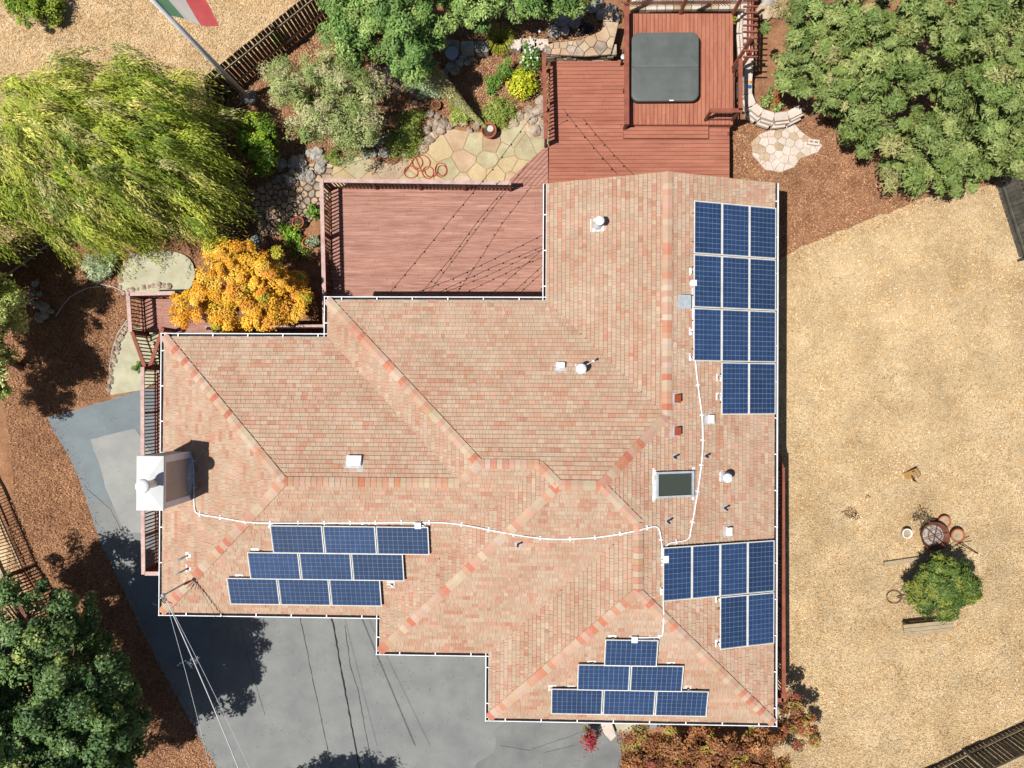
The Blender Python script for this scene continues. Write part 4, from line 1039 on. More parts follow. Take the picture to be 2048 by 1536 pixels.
def vnoise(x, y, sc):
    x = np.asarray(x) / sc + 400; y = np.asarray(y) / sc + 400; i = np.floor(x).astype(int); j = np.floor(y).astype(int); u = x - i; v = y - j; u = u * u * (3 - 2 * u); v = v * v * (3 - 2 * v)
    a = VN[i % 128, j % 128]; b = VN[(i + 1) % 128, j % 128]; c = VN[i % 128, (j + 1) % 128]; d = VN[(i + 1) % 128, (j + 1) % 128]
    return (a * (1 - u) + b * u) * (1 - v) + (c * (1 - u) + d * u) * v
def unit(v): return v / (np.linalg.norm(v, axis=-1, keepdims=True) + 1e-9)
def palette(cs, n, k=.62, jit=.12, w=None):
    C = np.array([lin(c) for c in cs]) * k; i = rng.choice(len(cs), n, p=w); return C[i] * rng.uniform(1 - jit, 1 + jit, (n, 1))
def tree(name, label, cat, base, lobes, pal, nclump, per, cr=.28, leaf=(.06, .022), trunk=.16, up=.35, group=None, w=None, clumpcol=.2, flat=.8, droop=0., shell=(.78, 1.02), low=-.35, k=.62, wind=None, limbs=True, trunkmat=None, gap=.55, gapcut=.3, relief=.7, twigs=0):
    """base: world point; lobes: (px,py,z,r,rz) world radius"""
    o = thing(name, label, cat, base, group)
    L = np.array([[*B(a, b, z), r, rz] for a, b, z, r, rz in lobes]); wt = L[:, 3] ** 2; wt /= wt.sum()
    li = rng.choice(len(L), nclump, p=wt)
    d = unit(rng.normal(size=(nclump, 3))); bad = d[:, 2] < low; d[bad, 2] *= -1
    rad = rng.uniform(shell[0], shell[1], (nclump, 1))
    inner = rng.random(nclump) < .24; rad[inner] *= .6; an = rng.uniform(.65, 1.45, (nclump, 3)); an[:, 2] = rng.uniform(.6, 1., nclump)
    C = L[li, :3] + d * rad * np.stack([L[li, 3], L[li, 3], L[li, 4]], 1)
    void = (vnoise(C[:, 0], C[:, 1], gap) < gapcut) & ~inner
    C[void] = L[li[void], :3] + d[void] * rng.uniform(.1, .3, (int(void.sum()), 1)) * L[li[void], 3:4] - np.array([0, 0, .6])
    C[:, 2] += (vnoise(C[:, 0] + 31, C[:, 1], gap * .8) - .45) * relief * np.minimum(1, L[li, 4])
    C[:, 2] = np.maximum(C[:, 2], L[li, 2] - .55 * L[li, 4])
    csz = cr * rng.uniform(.6, 1.3, nclump)
    ccol = palette(pal, nclump, k, clumpcol, w)
    idx = np.repeat(np.arange(nclump), per); n = len(idx)
    dd = unit(rng.normal(size=(n, 3))); dd[:, 2] = np.where(dd[:, 2] < -.2, -dd[:, 2], dd[:, 2]); rr = rng.random((n, 1)) ** .36
    off = dd * rr * csz[idx][:, None] * an[idx]; off[:, 2] *= flat
    if wind is not None: off += np.array(wind) * (rng.random((n, 1))) * csz[idx][:, None]
    pos = C[idx] + off; pos[:, 2] -= droop * rr[:, 0] * csz[idx]
    nr = unit(dd * .75 + d[idx] * .35 + np.array([0, 0, up]) + rng.normal(size=(n, 3)) * .42)
    tn = unit(dd + rng.normal(size=(n, 3)) * .45); tn = unit(tn - nr * (tn * nr).sum(1, keepdims=True))
    cols = ccol[idx] * rng.uniform(.8, 1.2, (n, 1))
    if twigs:
        q = rng.integers(0, n, twigs); tp = pos[q] + nr[q] * .03; tt = unit(rng.normal(size=(twigs, 3)) * np.array([1, 1, .3])); tnr = unit(np.cross(tt, rng.normal(size=(twigs, 3)) * .2 + np.array([0, 1, 0.])))
        tnr = unit(nr[q] - tt * (nr[q] * tt).sum(1, keepdims=True))
        tw = leafmesh('dead_twigs', tp, tnr, tt, rng.uniform(.03, .14, twigs), rng.uniform(.005, .014, twigs), palette([(214, 194, 160), (196, 168, 130), (226, 150, 70), (180, 150, 116)], twigs, .8), o); tw['kind'] = 'stuff'
    leafmesh('foliage', pos, nr, tn, leaf[0] * rng.uniform(.6, 1.3, n), leaf[1] * rng.uniform(.7, 1.2, n), cols, o)
    if limbs:
        mb = MB(); top = Vector(L[:, :3].mean(0)); bs = Vector(base); fork = bs + (top - bs) * .55
        mb.tube([bs - Vector((0, 0, .1)), bs + (fork - bs) * .5 + Vector((random.uniform(-.1, .1), random.uniform(-.1, .1), 0)), fork], [trunk * 1.2, trunk, trunk * .8], 9)
        mb.out('trunk', trunkmat or m_bark, o, True)
        for l_ in L:
            q = Vector(l_[:3]); mb = MB(); m1 = fork + (q - fork) * .5 + Vector((0, 0, .15))
            mb.tube([fork, m1, q], [trunk * .6, trunk * .4, trunk * .15], 7)
            for _ in range(5):
                dv = Vector(unit(rng.normal(size=3))); dv.z = abs(dv.z) * .6; mb.tube([q if _ % 2 else m1, q + dv * l_[3] * .85], [trunk * .2, trunk * .05], 5)
            mb.out('limb', trunkmat or m_bark, o, True)
    return o
GRN = [(120, 150, 70), (140, 166, 88), (96, 128, 56), (160, 180, 104)]
# big evergreens upper right (several crowns)
EV = [(146, 164, 92), (134, 154, 80), (162, 174, 102), (118, 140, 72), (172, 170, 108)]
def T(px, py, z=0.): p = G(px, py); return Vector((p.x, p.y, p.z))
ev = [
 ('large feathery evergreen beside the slatted arbor', [(1622, 55, 3.0, 1.4, 1.4), (1588, 125, 2.2, .95, 1.), (1680, 30, 3.4, 1.3, 1.3), (1640, 125, 2.6, 1.2, 1.1)], (1560, 120)),
 ('large feathery evergreen behind the pale block wall', [(1660, 190, 2.4, 1.35, 1.3), (1720, 130, 3.2, 1.3, 1.3), (1740, 215, 2.6, 1.2, 1.2)], (1660, 230)),
 ('tallest feathery evergreen in the top right corner', [(1800, 60, 4.2, 1.6, 1.6), (1830, 150, 4.0, 1.4, 1.4), (1900, 40, 4.4, 1.4, 1.4), (1770, 130, 3.6, 1.2, 1.2)], (1740, 150)),
 ('feathery evergreen at the right edge of the top right clump', [(1980, 90, 4.2, 1.6, 1.6), (2040, 170, 4.2, 1.5, 1.5), (1960, 180, 3.8, 1.2, 1.2), (2060, 30, 4.4, 1.4, 1.4)], (1880, 180)),
 ('feathery evergreen above the mulch, lower left of its clump', [(1740, 265, 1.8, .95, .9), (1800, 250, 2.6, 1.25, 1.2), (1800, 330, 1.7, 1.0, .9), (1860, 300, 2.2, 1.1, 1.)], (1770, 300)),
 ('feathery evergreen reaching the grey fence at the right edge', [(1900, 230, 3.2, 1.3, 1.3), (1960, 280, 2.8, 1.3, 1.2), (1900, 340, 1.7, .95, .9), (2010, 300, 2.4, 1.1, 1.), (1845, 365, 1.0, .6, .6), (1950, 335, 2.0, .9, .9), (2070, 260, 3, 1.3, 1.2)], (1880, 300)),
]
for lab, lobes, (bx, by) in ev:
    A_ = sum(l[3] ** 2 for l in lobes); tree('evergreen_tree', lab, 'tree', T(bx, by), lobes, EV, int(A_ * 19), 220, cr=.33, leaf=(.085, .027), w=[.3, .25, .2, .15, .1], group='feathery evergreens in the top right corner', shell=(.7, 1.08), gap=.5, gapcut=.44, relief=2.0, clumpcol=.14, trunk=.18, up=.2, k=1.02, twigs=300, flat=.75)
E2 = [(138, 166, 88), (120, 152, 78), (160, 184, 104), (100, 134, 66)]
tree('evergreen_tree', 'dense bright green evergreen at the top, above the olive', 'tree', T(800, 90), [(730, 40, 3., 1.3, 1.2), (800, 90, 2.8, 1.25, 1.1), (855, 35, 2.5, 1.0, .9), (845, 110, 2.0, .85, .8), (700, 80, 2.2, .9, .8), (770, -20, 3.2, 1.4, 1.2)], E2, 190, 210, cr=.33, leaf=(.08, .029), clumpcol=.14, k=1.3, gapcut=.42, relief=1.1)
tree('evergreen_tree', 'dense green evergreen on the top edge above the pond', 'tree', T(1010, 10), [(960, -2, 2.0, 1., .8), (1030, 0, 2.0, 1.0, .8), (1100, -5, 2.2, .95, .8), (1140, -15, 2.2, .7, .7), (920, -25, 2.4, 1., .9)], E2, 130, 210, cr=.33, leaf=(.08, .029), clumpcol=.14, k=1.3, gapcut=.42, relief=1.1)
OL = [(160, 172, 104), (142, 156, 90), (176, 184, 122), (124, 142, 78), (188, 184, 136)]
tree('olive_tree', 'wide grey green airy tree in the middle of the garden', 'tree', T(690, 240), [(600, 180, 2.1, 1.1, .9), (660, 150, 2.4, 1.05, .9), (720, 200, 2.5, 1.1, .9), (640, 240, 2.2, 1.1, .9), (690, 280, 1.7, .85, .7), (560, 160, 1.7, .7, .6), (735, 255, 1.9, .75, .7)], OL, 240, 110, cr=.3, leaf=(.065, .015), shell=(.5, 1.05), clumpcol=.12, k=1.35, twigs=200)
tree('citrus_tree', 'small glossy dark green citrus tree beside the willow and fence', 'tree', T(535, 300), [(520, 265, 1.4, .62, .55), (535, 305, 1.3, .6, .5), (500, 290, 1.2, .45, .4), (530, 335, .9, .35, .3)], [(120, 156, 40), (96, 132, 30), (160, 184, 50), (70, 104, 30)], 70, 80, cr=.22, leaf=(.05, .026), k=1.2)
# yellow maple
MP = [(238, 186, 58), (232, 170, 48), (242, 198, 76), (226, 156, 52), (186, 180, 60), (234, 178, 64)]
tree('yellow_maple', 'golden yellow maple beside the landing deck', 'tree', T(500, 590), [(400, 600, 2.2, .95, .75), (470, 560, 2.7, .95, .8), (540, 545, 2.6, .9, .75), (440, 510, 2.2, .65, .6), (585, 600, 2.1, .65, .6), (520, 615, 2.4, .75, .65), (450, 640, 2., .6, .5), (355, 630, 1.8, .45, .4), (600, 560, 1.9, .4, .4), (485, 505, 2.1, .5, .45)], MP, 250, 260, cr=.25, leaf=(.036, .025), w=[.26, .2, .2, .14, .08, .12], clumpcol=.1, shell=(.6, 1.05), k=1.3, up=.4, gap=.4, gapcut=.36, relief=.8)
# oak bottom left
OK = [(96, 122, 66), (80, 108, 58), (112, 136, 82), (66, 92, 50), (136, 152, 78)]
tree('oak_tree', 'big dark green oak in the lower left corner', 'tree', T(250, 1420), [(60, 1290, 2.6, 1.4, 1.3), (140, 1250, 2.2, 1.1, 1.), (110, 1370, 3.4, 1.7, 1.5), (200, 1350, 2.4, 1.1, 1.), (60, 1480, 3.8, 1.8, 1.5), (190, 1460, 3., 1.4, 1.2), (245, 1420, 2.0, .75, .7), (120, 1560, 3.6, 1.7, 1.4), (230, 1540, 2.6, 1.0, .9), (20, 1200, 1.4, .7, .6), (190, 1290, 1.2, .9, .8), (235, 1360, .8, .8, .7), (250, 1480, .8, .8, .7), (110, 1200, 1., .7, .6), (230, 1530, 1, .8, .7), (-43, 1316, 2, 1.5, 1.), (0, 1385, 2.2, 1.5, 1.), (56, 1437, 2, 1.5, 1.), (113, 1553, 2, 1.5, 1.), (-90, 1260, 2.0, 1.5, 1.), (150, 1600, 1.8, 1.4, 1), (-60, 1400, 3.6, 1.8, 1.5), (-40, 1580, 3.6, 1.8, 1.5)], OK, 760, 190, cr=.4, leaf=(.065, .044), trunk=.3, w=[.3, .25, .2, .17, .08], clumpcol=.18, k=1.5, shell=(.7, 1.05), relief=1.2, gapcut=.34, twigs=260)
tree('oak_tree', 'tree just below the bottom edge whose shadow falls on the driveway', 'tree', T(500, 1720), [(400, 1800, 3., 1.2, 1.1), (480, 1800, 3.2, 1.2, 1.), (560, 1790, 2.8, 1., .9)], OK, 150, 70, cr=.3, leaf=(.08, .04), trunk=.25)
# left edge tree with open branches
tree('pale_shrub_tree', 'pale olive tree at the left edge with a branching shadow', 'tree', T(40, 735), [(-60, 640, 2.2, 1.2, 1.), (10, 610, 1.6, .7, .6), (-70, 740, 2.2, 1.3, 1.), (-10, 770, 1.4, .65, .5), (-120, 560, 2.2, 1.2, 1.), (-50, 560, 2.4, 1.0, .8), (-60, 690, 2.4, 1.2, 1), (-20, 700, 1.8, .8, .7), (-30, 620, 2.8, 1.2, .9), (-70, 500, 2.6, .9, .7), (-40, 760, 2.6, .9, .7), (25, 640, 1.2, .42, .4), (-110, 830, 2., 1.1, .9), (10, 700, .9, .4, .3)], [(168, 176, 96), (148, 158, 84), (204, 206, 134)], 620, 110, cr=.3, leaf=(.075, .024), shell=(.5, 1.05), k=1.8, gap=.5, gapcut=.1, relief=.6, trunk=.12)
# bottom red-brown tree
RB = [(168, 112, 66), (148, 92, 54), (182, 128, 84), (128, 84, 50), (164, 148, 70), (150, 84, 70)]
tree('copper_leaf_tree', 'copper brown leaved tree below the bottom eave', 'tree', T(1400, 1500), [(1300, 1500, 1.0, .9, .6), (1370, 1490, 1.3, .85, .6), (1440, 1500, 1.5, .85, .6), (1510, 1480, 1.5, .75, .6), (1340, 1560, 1.2, .9, .6), (1450, 1570, 1.3, .9, .6), (1545, 1530, 1.2, .55, .5), (1270, 1490, .8, .55, .5), (1275, 1540, 1., .7, .5), (1400, 1460, 1.2, .5, .4), (1490, 1530, 1.4, .8, .6)], RB, 440, 90, cr=.24, leaf=(.05, .03), w=[.25, .2, .2, .15, .1, .1], shell=(.5, 1.05), k=1.15)
tree('copper_leaf_tree', 'sparse copper leaved branches reaching over the lawn beside the red balcony', 'tree', T(1560, 1470), [(1600, 1440, .9, .5, .4), (1580, 1400, .9, .45, .4), (1625, 1470, .7, .3, .3), (1570, 1460, .9, .4, .4), (1595, 1490, .6, .3, .3)], RB, 110, 44, cr=.17, leaf=(.045, .028), shell=(.4, 1.05), trunk=.05, k=1.15)
# conifer shrub on lawn
tree('conifer_shrub', 'rounded green conifer on the dry lawn near the fire pit', 'shrub', T(1845, 1150), [(1885, 1160, .7, .8, .65), (1848, 1190, .5, .58, .5), (1880, 1205, .4, .55, .45), (1912, 1175, .6, .6, .5)], [(104, 126, 56), (84, 108, 44), (124, 142, 64), (144, 152, 66)], 230, 150, cr=.22, leaf=(.09, .02), k=1.1, relief=.5, gapcut=.2, trunk=.08, wind=(.5, .1, 0))
tree('green_bush', 'round bright green bush at the top left corner', 'shrub', T(90, 35), [(60, 20, .7, .65, .5), (100, 30, .6, .5, .4), (50, -10, .7, .6, .5), (110, 5, .5, .4, .4)], [(136, 160, 44), (110, 138, 36), (158, 180, 60)], 100, 80, cr=.22, leaf=(.045, .024), k=1.15)
# willow -----------------------------------------------------------
def willow():
    base = T(330, 400); o = thing('willow_tree', 'large weeping willow with yellow green streaming leaves, upper left', 'tree', base)
    lob = [(150, 230, 4.0, 1.6), (260, 260, 4.0, 1.7), (330, 330, 3.6, 1.6), (200, 360, 4.2, 1.9), (90, 320, 4.2, 1.6), (290, 170, 3.0, 1.0), (60, 200, 3.6, 1.0), (380, 400, 2.8, 1.2), (240, 440, 3.2, 1.1), (20, 300, 4, 1.2), (400, 340, 2.6, .9), (150, 440, 2.8, .9), (-40, 380, 4, 1.4), (30, 400, 3.6, 1.0), (250, 150, 3.2, .9), (130, 160, 3.2, .8), (330, 200, 3., .9), (420, 235, 2.0, .45)]
    L = np.array([[*B(a, b, z), r] for a, b, z, r in lob]); wt = L[:, 3] ** 2; wt /= wt.sum()
    nt_ = 640; per = 11; ns = nt_ * per; lt = rng.choice(len(L), nt_, p=wt); dt = unit(rng.normal(size=(nt_, 3))); dt[:, 2] = np.abs(dt[:, 2]) * .9
    ct = L[lt, :3] + dt * L[lt, 3:4] * rng.uniform(.5, 1.02, (nt_, 1)); ti = np.repeat(np.arange(nt_), per)
    st = ct[ti] + rng.normal(size=(ns, 3)) * np.array([.11, .11, .07])
    outw = st[:, :2] - L[:, :2].mean(0); outw = unit(outw)
    wind = np.array([.82, -.45]); hdir = unit(outw * .35 + wind + (rng.normal(size=(nt_, 2)) * .3)[ti] + rng.normal(size=(ns, 2)) * .12)
    ln = rng.uniform(.5, 1.3, ns); m = 15
    t = np.linspace(0, 1, m)[None, :]
    X = st[:, None, 0] + hdir[:, 0:1] * ln[:, None] * t; Y = st[:, None, 1] + hdir[:, 1:2] * ln[:, None] * t
    Z = st[:, None, 2] + .15 * np.sin(t * 2.5) - .9 * ln[:, None] * t ** 1.8
    P = np.stack([X, Y, Z], -1); Tn = np.gradient(P, axis=1); Tn = unit(Tn)
    pos = P.reshape(-1, 3); tn = Tn.reshape(-1, 3); n = len(pos)
    pos = pos + rng.normal(size=(n, 3)) * .025
    tn = unit(tn + rng.normal(size=(n, 3)) * .28)
    nr = unit(rng.normal(size=(n, 3)) * .4 + np.array([0, 0, 1.])); nr = unit(nr - tn * (nr * tn).sum(1, keepdims=True))
    cs = palette([(150, 162, 52), (128, 146, 44), (170, 176, 68), (102, 124, 38), (196, 192, 98), (186, 182, 116)], nt_, 1.4, .22, [.28, .24, .18, .14, .1, .06])[ti]; cols = np.repeat(cs, m, 0) * rng.uniform(.85, 1.15, (n, 1))
    leafmesh('foliage', pos, nr, tn,   .08 * rng.uniform(.7, 1.3, n), .015 * rng.uniform(.8, 1.3, n), cols, o)
    mb = MB()
    for i in rng.choice(nt_, 46, replace=False):
        c = Vector(ct[i]) + Vector((0, 0, .08)); h = Vector((hdir[i * per][0], hdir[i * per][1], 0))
        for k in range(4):
            hh_ = (h + Vector((random.uniform(-.35, .35), random.uniform(-.35, .35), 0))).normalized() * random.uniform(.35, .8); mb.tube([c - hh_ * .2, c + hh_ * .5 + Vector((0, 0, .1)), c + hh_ + Vector((0, 0, -.05))], [.014, .009, .004], 4)
    tw = mb.out('pale_twigs', M('willow_limb', (206, 190, 130), (170, 152, 100), scale=6), o); tw['kind'] = 'stuff'
    mb = MB(); fork = base + Vector((-.3, .4, 2.0)); mb.tube([base - Vector((0, 0, .1)), base + Vector((-.1, .1, 1)), fork], [.34, .28, .24], 10); mb.out('trunk', m_bark, o, True)
    for l_ in L:
        q = Vector(l_[:3]); mb = MB(); m1 = fork + (q - fork) * .5 + Vector((0, 0, .5)); mb.tube([fork, m1, q + Vector((0, 0, .3))], [.16, .09, .03], 7)
        for k in range(6):
            dv = Vector(unit(rng.normal(size=3))); dv.z = abs(dv.z) * .4; e = q + dv * l_[3] * .9; mb.tube([m1 if k % 2 else q, (q + e) / 2 + Vector((0, 0, .2)), e + Vector((.3, -.2, -.1))], [.035, .02, .008], 5)
        mb.out('limb', M('willow_limb', (206, 190, 130), (170, 152, 100), scale=6), o, True)
willow()
# small garden plants ----------------------------------------------
def plant(name, label, px, py, r, h, pal, n=26, per=45, leaf=(.055, .02), cat='shrub', k=1.05, cr=None, **kw):
    p = G(px, py); D = CAMZ - p.z; rr = r
    c = p + Vector((0, 0, h * .5)); q = c
    o = thing(name, label, cat, p); nc = n; d = unit(rng.normal(size=(nc, 3))); d[:, 2] = np.abs(d[:, 2]); C = np.array(c)[None] + d * np.array([rr, rr, h * .5]) * rng.uniform(.3, 1, (nc, 1))
    crr = cr or rr * .38; idx = np.repeat(np.arange(nc), per); m = len(idx); dd = unit(rng.normal(size=(m, 3))); pos = C[idx] + dd * crr * rng.random((m, 1)) ** .5
    pos[:, 2] = np.maximum(pos[:, 2], p.z + .02)
    nr = unit(dd * .6 + np.array([0, 0, .5]) + rng.normal(size=(m, 3)) * .4); tn = unit(dd + rng.normal(size=(m, 3)) * .5); tn = unit(tn - nr * (tn * nr).sum(1, keepdims=True))
    cols = palette(pal, nc, k, .15)[idx] * rng.uniform(.82, 1.18, (m, 1))
    leafmesh('foliage', pos, nr, tn, leaf[0] * rng.uniform(.7, 1.3, m), leaf[1] * rng.uniform(.7, 1.3, m), cols, o)
    mb = MB()
    for k_ in range(5):
        a = k_ * 1.26; mb.tube([p, p + Vector((math.cos(a) * rr * .5, math.sin(a) * rr * .5, h * .7))], [.014, .006], 5)
    mb.out('stem', m_bark, o); return o
LIME = [(190, 198, 40), (170, 184, 40), (212, 206, 60)]; GR = [(120, 160, 60), (140, 176, 76), (100, 138, 52)]; HERB = [(150, 166, 74), (170, 180, 92), (128, 146, 62)]; SILV = [(160, 178, 140), (144, 164, 126), (178, 190, 150)]
plant('lime_shrub', 'bright yellow green shrub beside the red railing of the upper deck', 1045, 178, .58, .7, LIME, 34, 60, (.05, .026), k=1.2)
fl = plant('flowering_shrub', 'green shrub dotted with white flowers at the top of the red railing', 1060, 122, .5, .7, GR, 26, 45)
pw = G(1062, 118); m = 34; pos = np.array(pw)[None] + rng.normal(size=(m, 3)) * np.array([.24, .3, .08]) + np.array([0, 0, .75]); nr = unit(rng.normal(size=(m, 3)) * .3 + np.array([0, 0, 1])); tn = unit(np.cross(nr, rng.normal(size=(m, 3))))
FL = leafmesh('flowers', pos, nr, tn, .05, .045, np.full((m, 3), .82), fl)
FL['kind'] = 'stuff'
plant('upright_shrub', 'upright feathery green shrub below the ornamental grass', 1010, 150, .38, .8, GR, 24, 50, (.07, .012))
plant('leafy_plant', 'low light green leafy plant left of the yellow green shrub', 985, 172, .34, .3, GR, 18, 40, (.045, .024))
plant('herb_mound', 'wide yellowish green herb mound below the yellow green shrub', 1000, 228, .62, .4, HERB, 44, 60, (.07, .012), k=1.3)
plant('herb_mound', 'green herb mound left of the potted cypress', 922, 228, .5, .4, HERB, 34, 50, (.07, .012), k=1.3)
plant('herb_mound', 'long trailing herb mound on the patio edge above the red hose', 812, 285, .7, .45, HERB, 50, 60, (.07, .012), k=1.3)
plant('herb_mound', 'second trailing herb mound, left of the rock pile', 826, 248, .5, .4, HERB, 34, 50, (.07, .012), k=1.3)
plant('herb_mound', 'green mound hanging over the patio below the olive tree', 668, 318, .35, .4, HERB, 20, 45, (.06, .012))
plant('silver_plant', 'silvery plant in the middle of the garden bed, left one', 828, 160, .6, .45, SILV, 36, 50, (.06, .016), k=1.3)
plant('silver_plant', 'silvery plant nearest the leaning cypress', 862, 182, .5, .4, SILV, 30, 50, (.06, .016), k=1.3)
plant('silver_plant', 'large silvery green shrub at the lower edge of the willow', 210, 533, .6, .6, SILV, 40, 60, (.08, .014), k=1.5)
plant('leafy_plant', 'green leafy shrub against the pink deck railing, upper', 632, 428, .3, .5, GR, 18, 40)
plant('leafy_plant', 'lime green leafy vines among the pots near the maple', 585, 470, .5, .35, [(150, 190, 50), (120, 160, 40), (170, 200, 80)], 30, 34, (.05, .032), k=1.15)
plant('leafy_plant', 'second patch of vines under the terracotta pots', 600, 500, .42, .25, HERB, 22, 34, (.05, .02))
plant('leafy_plant', 'pale green plant between the railing and the lower pot', 632, 485, .26, .4, SILV, 14, 40)
plant('leafy_plant', 'yellow green weeds by the stairs at the driveway corner', 280, 735, .22, .35, GR, 14, 30, (.05, .01))
plant('rose_shrub', 'loose green shrub with orange and red flowers behind the block wall', 1540, 205, .42, .5, [(150, 170, 90), (130, 150, 74), (170, 186, 110)], 26, 34, (.045, .022))
rs_ = [x for x in bpy.data.objects if x.get('label', '').startswith('loose green shrub with orange')][0]
pw = G(1540, 208); m = 40; pos = np.array(pw)[None] + rng.normal(size=(m, 3)) * np.array([.1, .14, .06]) + np.array([.05, -.05, .62]); nr = unit(rng.normal(size=(m, 3)) * .4 + np.array([0, 0, 1])); tn = unit(np.cross(nr, rng.normal(size=(m, 3))))
FL = leafmesh('flowers', pos, nr, tn, .04, .035, palette([(236, 90, 60), (240, 130, 50), (200, 50, 50)], m, .7), rs_)
FL['kind'] = 'stuff'
plant('leafy_plant', 'green sprouts beside the dark fence above the olive', 565, 85, .3, .6, GR, 16, 34, (.06, .014))
plant('leafy_plant', 'small bright green tuft at the right edge of the hot tub deck', 1470, 42, .16, .3, [(170, 190, 60), (150, 170, 50)], 10, 30, (.06, .01))
rp = plant('red_flower_shrub', 'crimson flowering plant under the bottom eave', 1180, 1462, .36, .9, [(120, 160, 60), (100, 140, 50)], 12, 30, (.05, .024))
pw = G(1176, 1458); m = 260; pos = np.array(pw)[None] + rng.normal(size=(m, 3)) * np.array([.17, .2, .1]) + np.array([0, 0, .95]); nr = unit(rng.normal(size=(m, 3)) * .6 + np.array([0, 0, 1])); tn = unit(np.cross(nr, rng.normal(size=(m, 3))))
FL = leafmesh('flowers', pos, nr, tn, .04, .028, palette([(214, 30, 60), (180, 20, 50), (236, 60, 90)], m, .8), rp)
FL['kind'] = 'stuff'
# low planting slab by the bottom eave
o = thing('stone_curb', 'pale angular stone kerb beside the crimson flowers under the bottom eave', 'kerb', G(1220, 1460))
mb = MB().prism(bz([(1200, 1440), (1222, 1440), (1233, 1472), (1222, 1483), (1206, 1465)], -1.6), -2.2, -1.6, .03); mb.out('curb', m_block, o)
MB().prism(bz([(1226, 1440), (1275, 1440), (1275, 1462), (1236, 1466)], -1.7), -2.2, -1.75).out('planter_top', m_conc, o)
# ornamental grass
def grass_tuft(px, py, r, n, pal, label, name='ornamental_grass'):
    p = G(px, py); o = thing(name, label, 'grass', p); a = rng.uniform(0, 2 * PI, n); L = rng.uniform(.5, 1, n) * r; m = 6
    t = np.linspace(.1, 1, m)[None]; X = p.x + np.cos(a)[:, None] * L[:, None] * t; Yy = p.y + np.sin(a)[:, None] * L[:, None] * t; Z = p.z + (L * 1.1)[:, None] * np.sin(t * 2.4) * .9
    P = np.stack([X, Yy, Z], -1); tn = unit(np.gradient(P, axis=1)).reshape(-1, 3); pos = P.reshape(-1, 3); k = len(pos)
    nr = unit(np.cross(tn, rng.normal(size=(k, 3)) * .2 + np.array([0, 0, 1.]))); nr = unit(np.cross(nr, tn))
    leafmesh('blades', pos, nr, tn, r * .14, .011, np.repeat(palette(pal, n, .75, .15), m, 0), o)
grass_tuft(1002, 88, .62, 420, [(196, 196, 60), (170, 176, 50), (214, 210, 90)], 'yellow green ornamental grass tuft above the garden bed')
grass_tuft(1560, 22, .4, 200, [(226, 206, 150), (210, 186, 130)], 'dry straw coloured grass tuft beside the pale boulders')
grass_tuft(1850, 1060, .3, 100, [(226, 200, 140), (200, 170, 110)], 'dry dead grass clump left of the fire pit')
# leaning potted cypress
base = G(972, 262); o = thing('potted_cypress', 'tall narrow cypress leaning left out of the big terracotta pot', 'tree', base)
topp = B(848, 138, 2.0); n = 7000; t = rng.random(n) ** .9; axis = np.array(topp - (base + Vector((0, 0, .4)))); C = np.array(base + Vector((0, 0, .4)))[None] + axis * t[:, None]; rad = .08 + .42 * np.sin(np.clip(t, 0, 1) * PI * .62) * t
dd = unit(rng.normal(size=(n, 3))); pos = C + dd * (rad * rng.random(n) ** .5)[:, None]; nr = unit(dd + np.array([0, 0, .5])); tn = unit(unit(axis[None]) + rng.normal(size=(n, 3)) * .35); tn = unit(tn - nr * (tn * nr).sum(1, keepdims=True))
leafmesh('foliage', pos, nr, tn, .06, .012, palette([(186, 180, 120), (160, 156, 104), (204, 194, 128), (140, 142, 100)], n, 1.2, .2), o)
mb = MB(); mb.tube([base + Vector((0, 0, .3)), base + Vector((0, 0, .4)) + Vector(axis) * .5, topp], [.03, .02, .008], 6); mb.out('trunk', m_bark, o)
# pots
def pot(px, py, r, h, label, mat=m_terra, fill=m_soil, extra=None):
    p = G(px, py); o = thing('flower_pot', label, 'plant pot', p)
    MB().lathe(p, [(r * .7, 0), (r * .95, h * .8), (r * 1.05, h * .8), (r * 1.08, h), (r * .9, h), (r * .88, h * .8)], 22).out('pot', mat, o, True)
    MB().disc(p + Vector((0, 0, h * .8)), r * .9, 18).out('soil', fill, o); return o, p
o_, p_ = pot(979, 268, .27, .42, 'large terracotta pot holding the leaning cypress, on the patio')
MB().lathe(p_ + Vector((.05, .06, .36)), [(.12, 0), (.12, .03), (0, .03)], 16).out('saucer', m_block, o_)
pot(874, 214, .16, .2, 'small terracotta pot ring in the soil above the rock pile')
pot(601, 448, .21, .3, 'terracotta pot left of the pink deck railing, upper one'); pot(620, 488, .19, .3, 'terracotta pot left of the pink deck railing, lower one')
pot(626, 428, .15, .25, 'small terracotta pot close to the pink deck railing', fill=m_ash)
pot(1883, 1041, .21, .22, 'orange pot with dead plants above right of the fire pit', fill=m_wood); pot(1907, 1068, .24, .3, 'orange pot with dry twigs right of the fire pit', fill=m_wood)
pot(1807, 1064, .17, .3, 'round white pot left of the fire pit', mat=m_white, fill=m_wood)
# birdbath plate
p = G(907, 121); o = thing('bird_bath', 'round pale blue birdbath bowl in the shaded bed', 'bird bath', p)
MB().lathe(p, [(.12, 0), (.06, .1), (.06, .5), (.24, .58), (.25, .62), (.2, .6), (0, .57)], 22).out('bowl', M('bath', (200, 214, 226), (184, 200, 214), rough=.4), o, True)
